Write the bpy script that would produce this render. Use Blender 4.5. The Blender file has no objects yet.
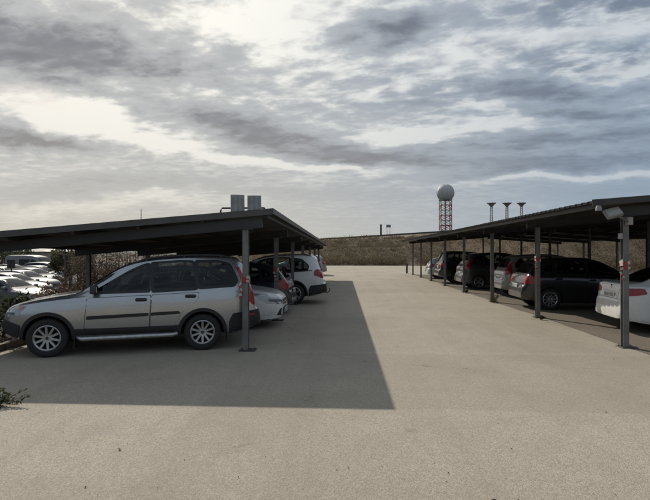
import bpy, bmesh, math, random
from mathutils import Vector, Matrix
from mathutils.bvhtree import BVHTree
from mathutils.geometry import delaunay_2d_cdt

R = math.radians
scene = bpy.context.scene
C = scene.collection

# ------------------------------------------------------------------ camera
CAM_H = 1.8
cam_d = bpy.data.cameras.new('camera')
cam_d.sensor_width = 36.0
cam_d.lens = 36.0 * 500.0 / 650.0
cam_d.clip_start = 0.05
cam_d.clip_end = 20000
cam = bpy.data.objects.new('camera', cam_d)
C.objects.link(cam)
cam.location = (0, 0, CAM_H)
cam.rotation_euler = (R(90 + 0.23), 0, R(2.46))
scene.camera = cam

# ------------------------------------------------------------------ light directions
SUN_EL = R(34.2)
SUN_AZ = R(29.7)                      # to the left of +Y
SUN = Vector((-math.sin(SUN_AZ) * math.cos(SUN_EL), math.cos(SUN_AZ) * math.cos(SUN_EL), math.sin(SUN_EL)))

# ------------------------------------------------------------------ world
world = bpy.data.worlds.new('World')
scene.world = world
world.use_nodes = True
wt = world.node_tree
wt.nodes.clear()


class NG:
    """tiny helper to write node maths"""
    def __init__(self, tree):
        self.t = tree

    def new(self, kind, **kw):
        n = self.t.nodes.new(kind)
        for k, v in kw.items():
            setattr(n, k, v)
        return n

    def put(self, sock, v):
        if isinstance(v, bpy.types.NodeSocket):
            self.t.links.new(v, sock)
        elif v is not None:
            sock.default_value = v

    def m(self, op, a, b=None, c=None, clamp=False):
        n = self.new('ShaderNodeMath', operation=op)
        n.use_clamp = clamp
        for i, v in enumerate((a, b, c)):
            if v is not None:
                self.put(n.inputs[i], v)
        return n.outputs[0]

    def smooth(self, x, a, b, lo=0.0, hi=1.0):
        n = self.new('ShaderNodeMapRange', interpolation_type='SMOOTHSTEP')
        self.put(n.inputs[0], x)
        for i, v in enumerate((a, b, lo, hi)):
            self.put(n.inputs[i + 1], v)
        return n.outputs[0]

    def mix(self, f, a, b, blend='MIX'):
        n = self.new('ShaderNodeMix', data_type='RGBA', blend_type=blend)
        self.put(n.inputs[0], f)
        self.put(n.inputs[6], a if isinstance(a, bpy.types.NodeSocket) else (*a, 1))
        self.put(n.inputs[7], b if isinstance(b, bpy.types.NodeSocket) else (*b, 1))
        return n.outputs[2]

    def noise(self, vec, scale, detail=4, rough=0.55, dist=0.0, out=0):
        n = self.new('ShaderNodeTexNoise')
        if vec is not None:
            self.put(n.inputs['Vector'], vec)
        n.inputs['Scale'].default_value = scale
        n.inputs['Detail'].default_value = detail
        n.inputs['Roughness'].default_value = rough
        n.inputs['Distortion'].default_value = dist
        return n.outputs[out]

    def vec(self, x, y, z):
        n = self.new('ShaderNodeCombineXYZ')
        self.put(n.inputs[0], x); self.put(n.inputs[1], y); self.put(n.inputs[2], z)
        return n.outputs[0]


w = NG(wt)
tc = w.new('ShaderNodeTexCoord')
nrm = w.new('ShaderNodeVectorMath', operation='NORMALIZE')
wt.links.new(tc.outputs['Generated'], nrm.inputs[0])
sep = w.new('ShaderNodeSeparateXYZ')
wt.links.new(nrm.outputs[0], sep.inputs[0])
dx, dy, dz = sep.outputs
dzp = w.m('MAXIMUM', dz, 0.0)
den = w.m('ADD', dzp, 0.09)
px = w.m('DIVIDE', dx, den)
py = w.m('DIVIDE', dy, den)
plane = w.vec(px, py, 0.0)
dot = w.new('ShaderNodeVectorMath', operation='DOT_PRODUCT')
wt.links.new(nrm.outputs[0], dot.inputs[0])
dot.inputs[1].default_value = SUN
sd = w.m('MAXIMUM', dot.outputs['Value'], 0.0)

big = w.noise(plane, 0.55, 5, 0.58, 0.5)
mid = w.noise(w.vec(w.m('MULTIPLY', px, 0.75), w.m('MULTIPLY', py, 1.5), 4.7), 1.7, 6, 0.60, 0.25)
rip = w.noise(w.vec(w.m('ADD', w.m('MULTIPLY', px, 1.6), w.m('MULTIPLY', py, -0.9)), w.m('ADD', w.m('MULTIPLY', py, 2.2), px), 9.1), 4.2, 5, 0.54, 0.30)
puff = w.noise(w.vec(px, w.m('MULTIPLY', py, 1.3), 3.3), 9.5, 4, 0.6, 0.25)

# cloud masses of the photograph's sky, as bumps on direction (u right, v up, tangent to +Y)
dyc = w.m('MAXIMUM', dy, 0.08)
u0 = w.m('DIVIDE', dx, dyc)
v0 = w.m('DIVIDE', dz, dyc)
warp = w.noise(w.vec(w.m('MULTIPLY', u0, 1.0), w.m('MULTIPLY', v0, 1.9), 2.0), 4.6, 5, 0.54, 0.3, out=1)
ws = w.new('ShaderNodeSeparateXYZ')
wt.links.new(warp, ws.inputs[0])
u = w.m('ADD', u0, w.m('MULTIPLY', w.m('SUBTRACT', ws.outputs[0], 0.5), 0.26))
v = w.m('ADD', v0, w.m('MULTIPLY', w.m('SUBTRACT', ws.outputs[1], 0.5), 0.11))
front = w.smooth(dy, 0.1, 0.45)


def bumps(rows):
    """rows: centre x, y, half width, half height (photograph pixels), tilt down-right in degrees, amount"""
    acc = None
    for (cx, cy, rx, ry, tilt, amt) in rows:
        cu, cv = (cx - 346.5) / 500.0, (252 - cy) / 500.0
        a = R(-tilt)
        du = w.m('SUBTRACT', u, cu)
        dv = w.m('SUBTRACT', v, cv)
        p = w.m('ADD', w.m('MULTIPLY', du, math.cos(a) * 500 / rx), w.m('MULTIPLY', dv, math.sin(a) * 500 / rx))
        q = w.m('ADD', w.m('MULTIPLY', du, -math.sin(a) * 500 / ry), w.m('MULTIPLY', dv, math.cos(a) * 500 / ry))
        e = w.m('EXPONENT', w.m('MULTIPLY', w.m('ADD', w.m('POWER', w.m('ABSOLUTE', p), 2.2), w.m('POWER', w.m('ABSOLUTE', q), 2.2)), -0.8))
        term = w.m('MULTIPLY', e, amt)
        acc = term if acc is None else w.m('ADD', acc, term)
    return w.m('MULTIPLY', acc, front)


acc = bumps([
    (20, 40, 135, 32, 5, 0.60), (130, 58, 50, 12, 14, 0.16),
    (205, 114, 62, 15, 8, 0.42), (300, 138, 80, 11, 9, 0.46), (180, 88, 70, 9, 10, -0.18), (375, 154, 55, 7, 3, 0.40),
    (25, 136, 70, 7, 5, 0.55), (385, 30, 48, 16, -6, 0.44),
    (535, 92, 80, 10, -4, 0.62), (590, 112, 62, 6, -3, 0.45),
    (540, 140, 100, 6, -2, 0.42), (585, 158, 100, 9, -3, 0.46), (640, 128, 70, 8, 0, 0.3), (500, 172, 90, 6, -4, 0.25),
    (90, 186, 110, 8, -4, 0.18), (470, 155, 60, 6, 0, 0.22), (300, 190, 120, 5, 2, 0.12),
    (270, 24, 80, 36, 8, -0.30), (60, 112, 75, 13, 6, -0.34), (150, 140, 90, 9, 12, -0.26),
    (430, 76, 70, 24, 0, -0.16), (570, 34, 100, 11, -8, -0.34), (610, 76, 60, 9, -14, -0.30),
    (290, 161, 100, 4, 6, -0.34), (420, 131, 120, 5, -3, -0.34), (580, 179, 110, 4, -2, -0.30), (470, 108, 40, 6, 20, -0.2),
    (110, 203, 130, 8, -4, -0.16), (620, 195, 90, 8, -4, 0.16),
])
thick = w.m('ADD', w.m('MULTIPLY', w.m('SUBTRACT', big, 0.5), 0.30), w.m('MULTIPLY', w.m('SUBTRACT', mid, 0.5), 0.72))
thick = w.m('ADD', thick, w.m('MULTIPLY', w.m('SUBTRACT', rip, 0.5), 0.80))
thick = w.m('ADD', thick, w.m('MULTIPLY', w.m('SUBTRACT', puff, 0.5), 0.50))
thick = w.m('MULTIPLY', thick, w.smooth(dzp, 0.04, 0.34, 0.30, 1.0))
thick = w.m('ADD', w.m('ADD', thick, 0.43), w.m('MULTIPLY', acc, 1.15))        # mean about 0.5

sun_near = w.m('POWER', sd, 4.0)


def shade(lo, hi, c_far, c_near):
    col = w.mix(sun_near, c_far, c_near)
    sc_n = w.new('ShaderNodeVectorMath', operation='SCALE')
    wt.links.new(col, sc_n.inputs[0])
    wt.links.new(w.m('ADD', lo, w.m('MULTIPLY', sun_near, hi - lo)), sc_n.inputs[3])
    return sc_n.outputs[0]


c_thin = shade(0.62, 1.10, (0.88, 0.96, 1.04), (1.0, 0.965, 0.87))
c_mid = shade(0.37, 0.58, (0.73, 0.93, 1.19), (0.96, 0.97, 0.96))
c_grey0 = shade(0.165, 0.205, (0.72, 0.94, 1.36), (0.92, 0.97, 1.12))
c_grey = w.mix(w.smooth(w.m('ADD', w.m('MULTIPLY', mid, 0.6), w.m('MULTIPLY', rip, 0.4)), 0.36, 0.64), shade(0.23, 0.30, (0.66, 0.92, 1.36), (0.94, 0.97, 1.06)), c_grey0)
cloud = w.mix(w.smooth(thick, 0.14, 0.52), c_thin, c_mid)
cloud = w.mix(w.smooth(thick, 0.46, 1.08), cloud, c_grey)
# pale veil near the horizon, creamier below the sun
hz = w.m('EXPONENT', w.m('MULTIPLY', dzp, -6.0))
veil_w = w.smooth(dot.outputs['Value'], 0.45, 0.92)
veil = w.mix(veil_w, (0.34, 0.41, 0.47), (0.72, 0.62, 0.45))
cloud = w.mix(w.m('MULTIPLY', hz, 0.70), cloud, veil)

sky = w.new('ShaderNodeTexSky', sky_type='NISHITA')
sky.sun_disc = False
sky.sun_elevation = SUN_EL
sky.sun_rotation = -SUN_AZ
sky.air_density = 1.0
sky.dust_density = 2.0
bg1 = w.new('ShaderNodeBackground')
wt.links.new(sky.outputs[0], bg1.inputs[0]); bg1.inputs[1].default_value = 0.05
bg2 = w.new('ShaderNodeBackground')
wt.links.new(cloud, bg2.inputs[0]); bg2.inputs[1].default_value = 1.0
gap = bumps([(22, 97, 42, 9, 8, 0.8), (620, 6, 130, 12, -4, 0.7), (490, 52, 80, 9, -10, 0.55), (640, 58, 70, 7, -8, 0.6), (300, 78, 50, 8, 8, 0.35), (420, 100, 70, 9, 0, 0.45), (560, 60, 60, 7, -8, 0.5), (330, 12, 30, 8, 0, 0.3)])
gapn = w.m('ADD', w.m('MULTIPLY', gap, w.smooth(rip, 0.35, 0.62)), w.smooth(big, 0.34, 0.22, 0.0, 0.5))
cover = w.m('SUBTRACT', 1.0, w.m('MULTIPLY', gapn, 0.95), clamp=True)
ms = w.new('ShaderNodeMixShader')
wt.links.new(cover, ms.inputs[0]); wt.links.new(bg1.outputs[0], ms.inputs[1]); wt.links.new(bg2.outputs[0], ms.inputs[2])
wo = w.new('ShaderNodeOutputWorld')
wt.links.new(ms.outputs[0], wo.inputs[0])

# ------------------------------------------------------------------ sun
sl = bpy.data.lights.new('sun', 'SUN')
sl.energy = 3.9
sl.angle = R(0.6)
sl.color = (1.0, 0.93, 0.82)
so = bpy.data.objects.new('sun', sl)
C.objects.link(so)
so.rotation_euler = SUN.to_track_quat('Z', 'Y').to_euler()
so.location = SUN * 60

vs = scene.view_settings
vs.view_transform = 'Standard'
vs.look = 'None'
vs.exposure = 0.0
vs.gamma = 1.0
vs.use_curve_mapping = False

# ------------------------------------------------------------------ materials
MATS = {}


def mat(name, col, rough=0.6, metal=0.0, coat=0.0, var=0.0, vscale=3.0, bump=0.0, bscale=40.0, spec=0.5, trans=0.0, emit=0.0):
    if name in MATS:
        return MATS[name]
    m = bpy.data.materials.new(name)
    m.use_nodes = True
    t = m.node_tree
    g = NG(t)
    b = t.nodes['Principled BSDF']
    b.inputs['Roughness'].default_value = rough
    b.inputs['Metallic'].default_value = metal
    b.inputs['Coat Weight'].default_value = coat
    b.inputs['Coat Roughness'].default_value = 0.04
    b.inputs['Specular IOR Level'].default_value = spec
    b.inputs['Base Color'].default_value = (*col, 1)
    b.inputs['Transmission Weight'].default_value = trans
    tcn = g.new('ShaderNodeTexCoord')
    if var > 0:
        n = g.noise(tcn.outputs['Object'], vscale, 6, 0.65)
        hi = tuple(min(1, c * (1 + var)) for c in col)
        lo = tuple(c * (1 - var) for c in col)
        t.links.new(g.mix(g.smooth(n, 0.3, 0.7), lo, hi), b.inputs['Base Color'])
        t.links.new(g.smooth(n, 0.25, 0.75, max(0, rough - 0.08), min(1, rough + 0.10)), b.inputs['Roughness'])
    if bump > 0:
        bn = g.new('ShaderNodeBump')
        bn.inputs['Strength'].default_value = bump
        bn.inputs['Distance'].default_value = 0.01
        t.links.new(g.noise(tcn.outputs['Object'], bscale, 5, 0.6), bn.inputs['Height'])
        t.links.new(bn.outputs[0], b.inputs['Normal'])
    MATS[name] = m
    return m


def paint(name, col, metal=0.35, rough=0.32, coat=0.8, dust=1.0, spec=0.5):
    """car paint under clear coat with a film of dust on it"""
    if name in MATS:
        return MATS[name]
    m = bpy.data.materials.new(name)
    m.use_nodes = True
    t = m.node_tree
    g = NG(t)
    b = t.nodes['Principled BSDF']
    b.inputs['Metallic'].default_value = metal
    b.inputs['Coat Weight'].default_value = coat
    b.inputs['Specular IOR Level'].default_value = spec
    b.inputs['Coat Roughness'].default_value = 0.06
    tcn = g.new('ShaderNodeTexCoord')
    sp = g.new('ShaderNodeSeparateXYZ')
    t.links.new(tcn.outputs['Object'], sp.inputs[0])
    n = g.noise(tcn.outputs['Object'], 5.0, 6, 0.65)
    low = g.smooth(sp.outputs[2], 0.75, 0.2)
    f = g.m('MULTIPLY', g.m('ADD', 0.08 * dust, g.m('MULTIPLY', low, 0.4 * dust)), g.smooth(n, 0.3, 0.75))
    t.links.new(g.mix(f, col, (0.22, 0.19, 0.15)), b.inputs['Base Color'])
    t.links.new(g.m('ADD', rough, g.m('MULTIPLY', f, 0.5)), b.inputs['Roughness'])
    MATS[name] = m
    return m


def tint_glass():
    m = bpy.data.materials.new('tinted_window')
    m.use_nodes = True
    t = m.node_tree
    g = NG(t)
    t.nodes.remove(t.nodes['Principled BSDF'])
    tr = g.new('ShaderNodeBsdfTransparent'); tr.inputs[0].default_value = (0.50, 0.54, 0.54, 1)
    gl = g.new('ShaderNodeBsdfGlossy'); gl.inputs['Roughness'].default_value = 0.02
    fr = g.new('ShaderNodeFresnel'); fr.inputs[0].default_value = 1.5
    mx = g.new('ShaderNodeMixShader')
    t.links.new(fr.outputs[0], mx.inputs[0]); t.links.new(tr.outputs[0], mx.inputs[1]); t.links.new(gl.outputs[0], mx.inputs[2])
    t.links.new(mx.outputs[0], t.nodes['Material Output'].inputs[0])
    return m


M_TINT = tint_glass()


def ground_mat(name, base, dark, speck, bumpy, tone=None):
    """worn asphalt / rolled aggregate: stones of several shades, stains, patches laid at different times"""
    m = bpy.data.materials.new(name)
    m.use_nodes = True
    t = m.node_tree
    g = NG(t)
    b = t.nodes['Principled BSDF']
    b.inputs['Roughness'].default_value = 0.92
    b.inputs['Specular IOR Level'].default_value = 0.25
    tcn = g.new('ShaderNodeTexCoord')
    o = tcn.outputs['Object']
    vor = g.new('ShaderNodeTexVoronoi')
    t.links.new(o, vor.inputs['Vector'])
    vor.inputs['Scale'].default_value = 120
    vs2 = g.new('ShaderNodeSeparateColor')
    t.links.new(vor.outputs['Color'], vs2.inputs[0])
    vor2 = g.new('ShaderNodeTexVoronoi')
    t.links.new(o, vor2.inputs['Vector'])
    vor2.inputs['Scale'].default_value = 38
    vs3 = g.new('ShaderNodeSeparateColor')
    t.links.new(vor2.outputs['Color'], vs3.inputs[0])
    stone = g.m('ADD', g.m('MULTIPLY', vs2.outputs[0], 0.8), g.m('MULTIPLY', vs3.outputs[1], 0.2))
    col = g.mix(g.smooth(stone, 0.1, 0.9), tuple(c * (1 - speck) for c in base), tuple(min(1, c * (1 + speck)) for c in base))
    # pits between stones
    pit = g.smooth(vor.outputs['Distance'], 0.42, 0.75)
    col = g.mix(g.m('MULTIPLY', pit, 0.45), col, dark)
    # broad stains and patches
    n1 = g.noise(o, 0.35, 7, 0.6, 0.6)
    n2 = g.noise(o, 1.7, 7, 0.65, 0.3)
    st = g.m('ADD', g.m('MULTIPLY', g.smooth(n1, 0.35, 0.72), 0.6), g.m('MULTIPLY', g.smooth(n2, 0.42, 0.75), 0.4))
    col = g.mix(g.m('MULTIPLY', st, 0.55), col, dark)
    # stretched wheel tracks along the lane
    mp = g.new('ShaderNodeMapping')
    t.links.new(o, mp.inputs[0])
    mp.inputs['Scale'].default_value = (1.3, 0.05, 1)
    n3 = g.noise(mp.outputs[0], 1.2, 5, 0.6, 0.2)
    col = g.mix(g.m('MULTIPLY', g.smooth(n3, 0.46, 0.68), 0.22), col, dark)
    if tone:
        sp = g.new('ShaderNodeSeparateXYZ')
        t.links.new(o, sp.inputs[0])
        wob = g.m('MULTIPLY', g.m('SUBTRACT', g.noise(o, 1.1, 4, 0.6), 0.5), 0.35)
        yy = g.m('ADD', sp.outputs[1], wob)
        for (a, bb, amt) in tone:                       # bands of older surfacing laid across the lane
            f = g.m('MULTIPLY', g.smooth(yy, a - 0.06, a + 0.06), g.smooth(yy, bb + 0.1, bb - 0.1))
            col = g.mix(g.m('MULTIPLY', f, amt), col, dark)
    # sparse oil drips and old gum
    ov_ = g.new('ShaderNodeTexVoronoi')
    t.links.new(o, ov_.inputs['Vector'])
    ov_.inputs['Scale'].default_value = 1.15
    osep = g.new('ShaderNodeSeparateColor')
    t.links.new(ov_.outputs['Color'], osep.inputs[0])
    spot = g.m('MULTIPLY', g.smooth(g.m('ADD', ov_.outputs['Distance'], g.m('MULTIPLY', n2, 0.18)), 0.22, 0.12), g.smooth(osep.outputs[0], 0.55, 0.9))
    col = g.mix(g.m('MULTIPLY', spot, 0.40), col, tuple(c * 0.45 for c in dark))
    # hairline cracks
    cv = g.new('ShaderNodeTexVoronoi', feature='DISTANCE_TO_EDGE')
    wv = g.new('ShaderNodeVectorMath', operation='ADD')
    t.links.new(o, wv.inputs[0])
    t.links.new(g.noise(o, 2.2, 5, 0.6, 0, out=1), wv.inputs[1])
    t.links.new(wv.outputs[0], cv.inputs['Vector'])
    cv.inputs['Scale'].default_value = 0.33
    crack = g.m('MULTIPLY', g.smooth(cv.outputs['Distance'], 0.006, 0.001), g.smooth(n1, 0.5, 0.6))
    col = g.mix(g.m('MULTIPLY', crack, 0.5), col, tuple(c * 0.35 for c in dark))
    t.links.new(col, b.inputs['Base Color'])
    bn = g.new('ShaderNodeBump')
    bn.inputs['Strength'].default_value = bumpy
    bn.inputs['Distance'].default_value = 0.006
    h = g.m('SUBTRACT', g.m('MULTIPLY', stone, 0.7), vor.outputs['Distance'])
    t.links.new(h, bn.inputs['Height'])
    t.links.new(bn.outputs[0], b.inputs['Normal'])
    return m


def foliage_mat(name, cols, rough=0.65):
    if name in MATS:
        return MATS[name]
    m = bpy.data.materials.new(name)
    m.use_nodes = True
    t = m.node_tree
    g = NG(t)
    b = t.nodes['Principled BSDF']
    b.inputs['Roughness'].default_value = rough
    b.inputs['Specular IOR Level'].default_value = 0.2
    geo = g.new('ShaderNodeNewGeometry')
    rp = g.new('ShaderNodeValToRGB')
    t.links.new(geo.outputs['Random Per Island'], rp.inputs[0])
    els = rp.color_ramp.elements
    els[0].color = (*cols[0], 1)
    els[1].color = (*cols[-1], 1)
    for i, c in enumerate(cols[1:-1]):
        e = els.new((i + 1) / (len(cols) - 1))
        e.color = (*c, 1)
    t.links.new(rp.outputs[0], b.inputs['Base Color'])
    tl = g.new('ShaderNodeBsdfTranslucent')
    t.links.new(rp.outputs[0], tl.inputs[0])
    mx = g.new('ShaderNodeMixShader')
    mx.inputs[0].default_value = 0.45
    t.links.new(b.outputs[0], mx.inputs[1]); t.links.new(tl.outputs[0], mx.inputs[2])
    t.links.new(mx.outputs[0], t.nodes['Material Output'].inputs[0])
    MATS[name] = m
    return m


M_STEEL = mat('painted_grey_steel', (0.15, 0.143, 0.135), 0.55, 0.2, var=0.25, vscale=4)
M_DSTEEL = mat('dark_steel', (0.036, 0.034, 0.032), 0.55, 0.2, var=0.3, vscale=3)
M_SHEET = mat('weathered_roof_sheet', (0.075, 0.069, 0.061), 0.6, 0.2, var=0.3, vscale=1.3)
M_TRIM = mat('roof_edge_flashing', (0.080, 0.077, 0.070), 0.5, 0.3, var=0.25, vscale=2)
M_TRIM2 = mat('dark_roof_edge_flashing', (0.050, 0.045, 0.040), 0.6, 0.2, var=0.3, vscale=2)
M_BLACK = mat('black_plastic', (0.016, 0.016, 0.017), 0.55, var=0.2, vscale=8)
M_DGREY = mat('dark_grey_plastic', (0.04, 0.04, 0.042), 0.6, var=0.2, vscale=8)
M_TYRE = mat('tyre_rubber', (0.018, 0.0175, 0.017), 0.82, var=0.3, vscale=9)
M_RIM = mat('alloy_rim', (0.42, 0.42, 0.42), 0.3, 0.85, var=0.15, vscale=9)
M_RIMD = mat('dark_rim', (0.12, 0.12, 0.125), 0.35, 0.8, var=0.15, vscale=9)
M_GLASS = mat('dark_car_glass', (0.006, 0.007, 0.008), 0.05, 0.0, coat=0.0, spec=0.28)
M_SEAT = mat('dark_seat_cloth', (0.045, 0.043, 0.042), 0.9, var=0.2, vscale=8)
M_LAMP = mat('clear_lamp_glass', (0.30, 0.31, 0.32), 0.10, 0.3, coat=1.0)
M_RED = mat('red_lamp_lens', (0.27, 0.013, 0.013), 0.22, coat=0.25)
M_REDL = mat('pale_red_lamp_lens', (0.42, 0.10, 0.08), 0.12, coat=1.0)
M_ORANGE = mat('amber_lens', (0.5, 0.14, 0.02), 0.15, coat=1.0)
M_CHROME = mat('chrome_trim', (0.6, 0.6, 0.6), 0.15, 1.0)
M_PLATE = mat('white_plate', (0.62, 0.62, 0.60), 0.4, var=0.1)
M_PBLUE = mat('plate_blue_strip', (0.02, 0.05, 0.28), 0.4)
M_SEAM = mat('panel_gap', (0.008, 0.008, 0.008), 0.9)
M_TAPE_R = mat('red_tape', (0.30, 0.03, 0.025), 0.5, var=0.25, vscale=25)
M_TAPE_W = mat('white_tape', (0.42, 0.38, 0.35), 0.5, var=0.25, vscale=25)
M_CONC = mat('concrete', (0.30, 0.27, 0.23), 0.9, var=0.25, vscale=6, bump=0.4, bscale=60)
M_KERB = mat('brown_kerb_stone', (0.20, 0.145, 0.105), 0.9, var=0.3, vscale=5, bump=0.5, bscale=50)
M_BARK = mat('bark', (0.09, 0.065, 0.045), 0.9, var=0.4, vscale=10, bump=0.5, bscale=30)
M_TWIG = mat('dry_twig', (0.16, 0.11, 0.075), 0.9, var=0.4, vscale=10)

# ------------------------------------------------------------------ mesh helpers


class MB:
    """collects shapes with material slots, builds ONE mesh object"""
    def __init__(self):
        self.v, self.f, self.mi, self.mats = [], [], [], []

    def slot(self, m):
        if m not in self.mats:
            self.mats.append(m)
        return self.mats.index(m)

    def add(self, verts, faces, m):
        o = len(self.v)
        s = self.slot(m)
        self.v.extend(tuple(p) for p in verts)
        for f in faces:
            self.f.append(tuple(i + o for i in f)); self.mi.append(s)

    def box(self, c, d, m, rot=None):
        x, y, z = d[0] / 2, d[1] / 2, d[2] / 2
        vs_ = [Vector((sx * x, sy * y, sz * z)) for sx in (-1, 1) for sy in (-1, 1) for sz in (-1, 1)]
        if rot is not None:
            vs_ = [rot @ p for p in vs_]
        c = Vector(c)
        self.add([p + c for p in vs_], [(0, 1, 3, 2), (4, 6, 7, 5), (0, 4, 5, 1), (2, 3, 7, 6), (0, 2, 6, 4), (1, 5, 7, 3)], m)

    def bar(self, a, b, w_, h_, m, up=(0, 0, 1)):
        a, b = Vector(a), Vector(b)
        d = (b - a)
        L = d.length
        z = d.normalized()
        upv = Vector(up)
        if abs(z.dot(upv)) > 0.98:
            upv = Vector((1, 0, 0))
        x = upv.cross(z).normalized()
        y = z.cross(x)
        rot = Matrix((x, y, z)).transposed()
        self.box((a + b) / 2, (w_, h_, L), m, rot)

    def tube(self, pts, rads, m, n=8, cap=True):
        pts = [Vector(p) for p in pts]
        if not isinstance(rads, (list, tuple)):
            rads = [rads] * len(pts)
        verts, faces = [], []
        for i, p in enumerate(pts):
            d = (pts[min(i + 1, len(pts) - 1)] - pts[max(i - 1, 0)]).normalized()
            a = Vector((0, 0, 1)) if abs(d.z) < 0.9 else Vector((1, 0, 0))
            x = a.cross(d).normalized()
            y = d.cross(x)
            for k in range(n):
                t = 2 * math.pi * k / n
                verts.append(p + (x * math.cos(t) + y * math.sin(t)) * rads[i])
        for i in range(len(pts) - 1):
            for k in range(n):
                faces.append((i * n + k, i * n + (k + 1) % n, (i + 1) * n + (k + 1) % n, (i + 1) * n + k))
        if cap:
            faces.append(tuple(range(n))[::-1])
            faces.append(tuple(range((len(pts) - 1) * n, len(pts) * n)))
        self.add(verts, faces, m)

    def lathe(self, prof, m, n=28, axis='z', c=(0, 0, 0)):
        verts, faces = [], []
        for (r, h) in prof:
            for k in range(n):
                t = 2 * math.pi * k / n
                p = (r * math.cos(t), r * math.sin(t), h)
                if axis == 'y':
                    p = (p[0], p[2], p[1])
                verts.append((p[0] + c[0], p[1] + c[1], p[2] + c[2]))
        for i in range(len(prof) - 1):
            for k in range(n):
                q = (i * n + k, i * n + (k + 1) % n, (i + 1) * n + (k + 1) % n, (i + 1) * n + k)
                faces.append(q if axis == 'z' else q[::-1])
        self.add(verts, faces, m)

    def build(self, name, parent=None, smooth=None, loc=None):
        me = bpy.data.meshes.new(name)
        me.from_pydata(self.v, [], self.f)
        for m_ in self.mats:
            me.materials.append(m_)
        me.polygons.foreach_set('material_index', self.mi)
        if smooth is not None:
            me.shade_smooth()
            me.set_sharp_from_angle(angle=R(smooth))
        me.update()
        o = bpy.data.objects.new(name, me)
        C.objects.link(o)
        o.parent = parent
        if loc is not None:
            o.location = loc
        return o


def tag(o, label=None, cat=None, group=None, kind=None):
    if label: o['label'] = label
    if cat: o['category'] = cat
    if group: o['group'] = group
    if kind: o['kind'] = kind
    return o


def thing(name, label, cat, loc=(0, 0, 0), rz=0.0, group=None):
    o = bpy.data.objects.new(name, None)
    o.empty_display_size = 0.2
    C.objects.link(o)
    o.location = loc
    o.rotation_euler = (0, 0, rz)
    return tag(o, label, cat, group)


def copy_tree(o, parent=None):
    c = o.copy()
    C.objects.link(c)
    c.parent = parent
    for ch in list(o.children):
        copy_tree(ch, c)
    return c


def bevel_box(dims, m, bev=0.01, seg=2):
    bm = bmesh.new()
    bmesh.ops.create_cube(bm, size=1)
    for v_ in bm.verts:
        v_.co = Vector((v_.co.x * dims[0], v_.co.y * dims[1], v_.co.z * dims[2]))
    bmesh.ops.bevel(bm, geom=bm.edges[:], offset=bev, segments=seg, affect='EDGES', profile=0.5)
    mb = MB()
    bm.verts.ensure_lookup_table()
    mb.add([v_.co.copy() for v_ in bm.verts], [[v_.index for v_ in f.verts] for f in bm.faces], m)
    bm.free()
    return mb


def sstep(x, a, b):
    t = max(0.0, min(1.0, (x - a) / (b - a)))
    return t * t * (3 - 2 * t)


# ------------------------------------------------------------------ terrain
def vnoise(x, y, seed=0):
    def h(i, j):
        n = (i * 374761393 + j * 668265263 + seed * 974711) & 0xffffffff
        n = ((n ^ (n >> 13)) * 1274126177) & 0xffffffff
        return ((n ^ (n >> 16)) & 0xffff) / 65535.0
    i, j = math.floor(x), math.floor(y)
    fx, fy = x - i, y - j
    fx, fy = fx * fx * (3 - 2 * fx), fy * fy * (3 - 2 * fy)
    return (h(i, j) * (1 - fx) + h(i + 1, j) * fx) * (1 - fy) + (h(i, j + 1) * (1 - fx) + h(i + 1, j + 1) * fx) * fy


def BX(xp):
    """sideways distance per metre of depth for a bearing read off the photograph"""
    return math.tan(math.atan((xp - 325.0) / 500.0) - R(2.46))


KERB_X = -6.35


def bank_foot(x):
    return 66 - 21 * sstep(x, 15.5, 25) + 1.2 * (vnoise(x * .12, 3.1, 3) - .5)


def gz(x, y):
    z = -0.03
    # verge behind the kerb, then down to the lower car lot
    z += 0.12 * sstep(-x, -KERB_X + 0.08, -KERB_X + 0.22)
    lot = sstep(-x, 7.6, 10.5) * (1 - sstep(y, 150, 260))
    z = z * (1 - lot) + lot * -0.80
    # scrub bank beyond the end of the lane
    bx = sstep(x, -34, -16)
    foot = bank_foot(x)
    crest = 3.9 + 0.032 * (x + 6) * (1 if x > -6 else 0.3)
    crest = min(crest, 5.6)
    bank = sstep(y, foot, foot + 27)
    bank = 0.55 * bank + 0.45 * max(0.0, min(1.0, (y - foot) / 27.0))
    rough_ = (vnoise(x * .25, y * .25, 5) - .5) * 0.9 + (vnoise(x * .9, y * .9, 7) - .5) * 0.35
    z += bx * (crest * bank + rough_ * bank * (1 - sstep(y, foot + 22, foot + 32)))
    # plateau
    ridge = 3.3 + 0.030 * x
    z += bx * max(0, ridge) * sstep(y, 120, 210)
    # far ground falls below the horizon line a little
    return z


def axis_pts(segs):
    out = []
    for a, b, n in segs:
        for i in range(n):
            out.append(a + (b - a) * i / n)
    out.append(segs[-1][1])
    return out


xs = axis_pts([(-6000, -600, 8), (-600, -120, 10), (-120, -40, 16), (-40, -11, 24), (-11, -6.6, 14), (-6.6, -6.3, 5), (-6.3, 14, 14), (14, 60, 60), (60, 90, 20), (90, 300, 20), (300, 6000, 10)])
ys = axis_pts([(-40, 40, 20), (40, 60, 30), (60, 100, 70), (100, 220, 40), (220, 600, 12), (600, 9000, 10)])
verts = [(x, y, gz(x, y)) for y in ys for x in xs]
nx = len(xs)
faces = [(j * nx + i, j * nx + i + 1, (j + 1) * nx + i + 1, (j + 1) * nx + i) for j in range(len(ys) - 1) for i in range(nx - 1)]


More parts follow.
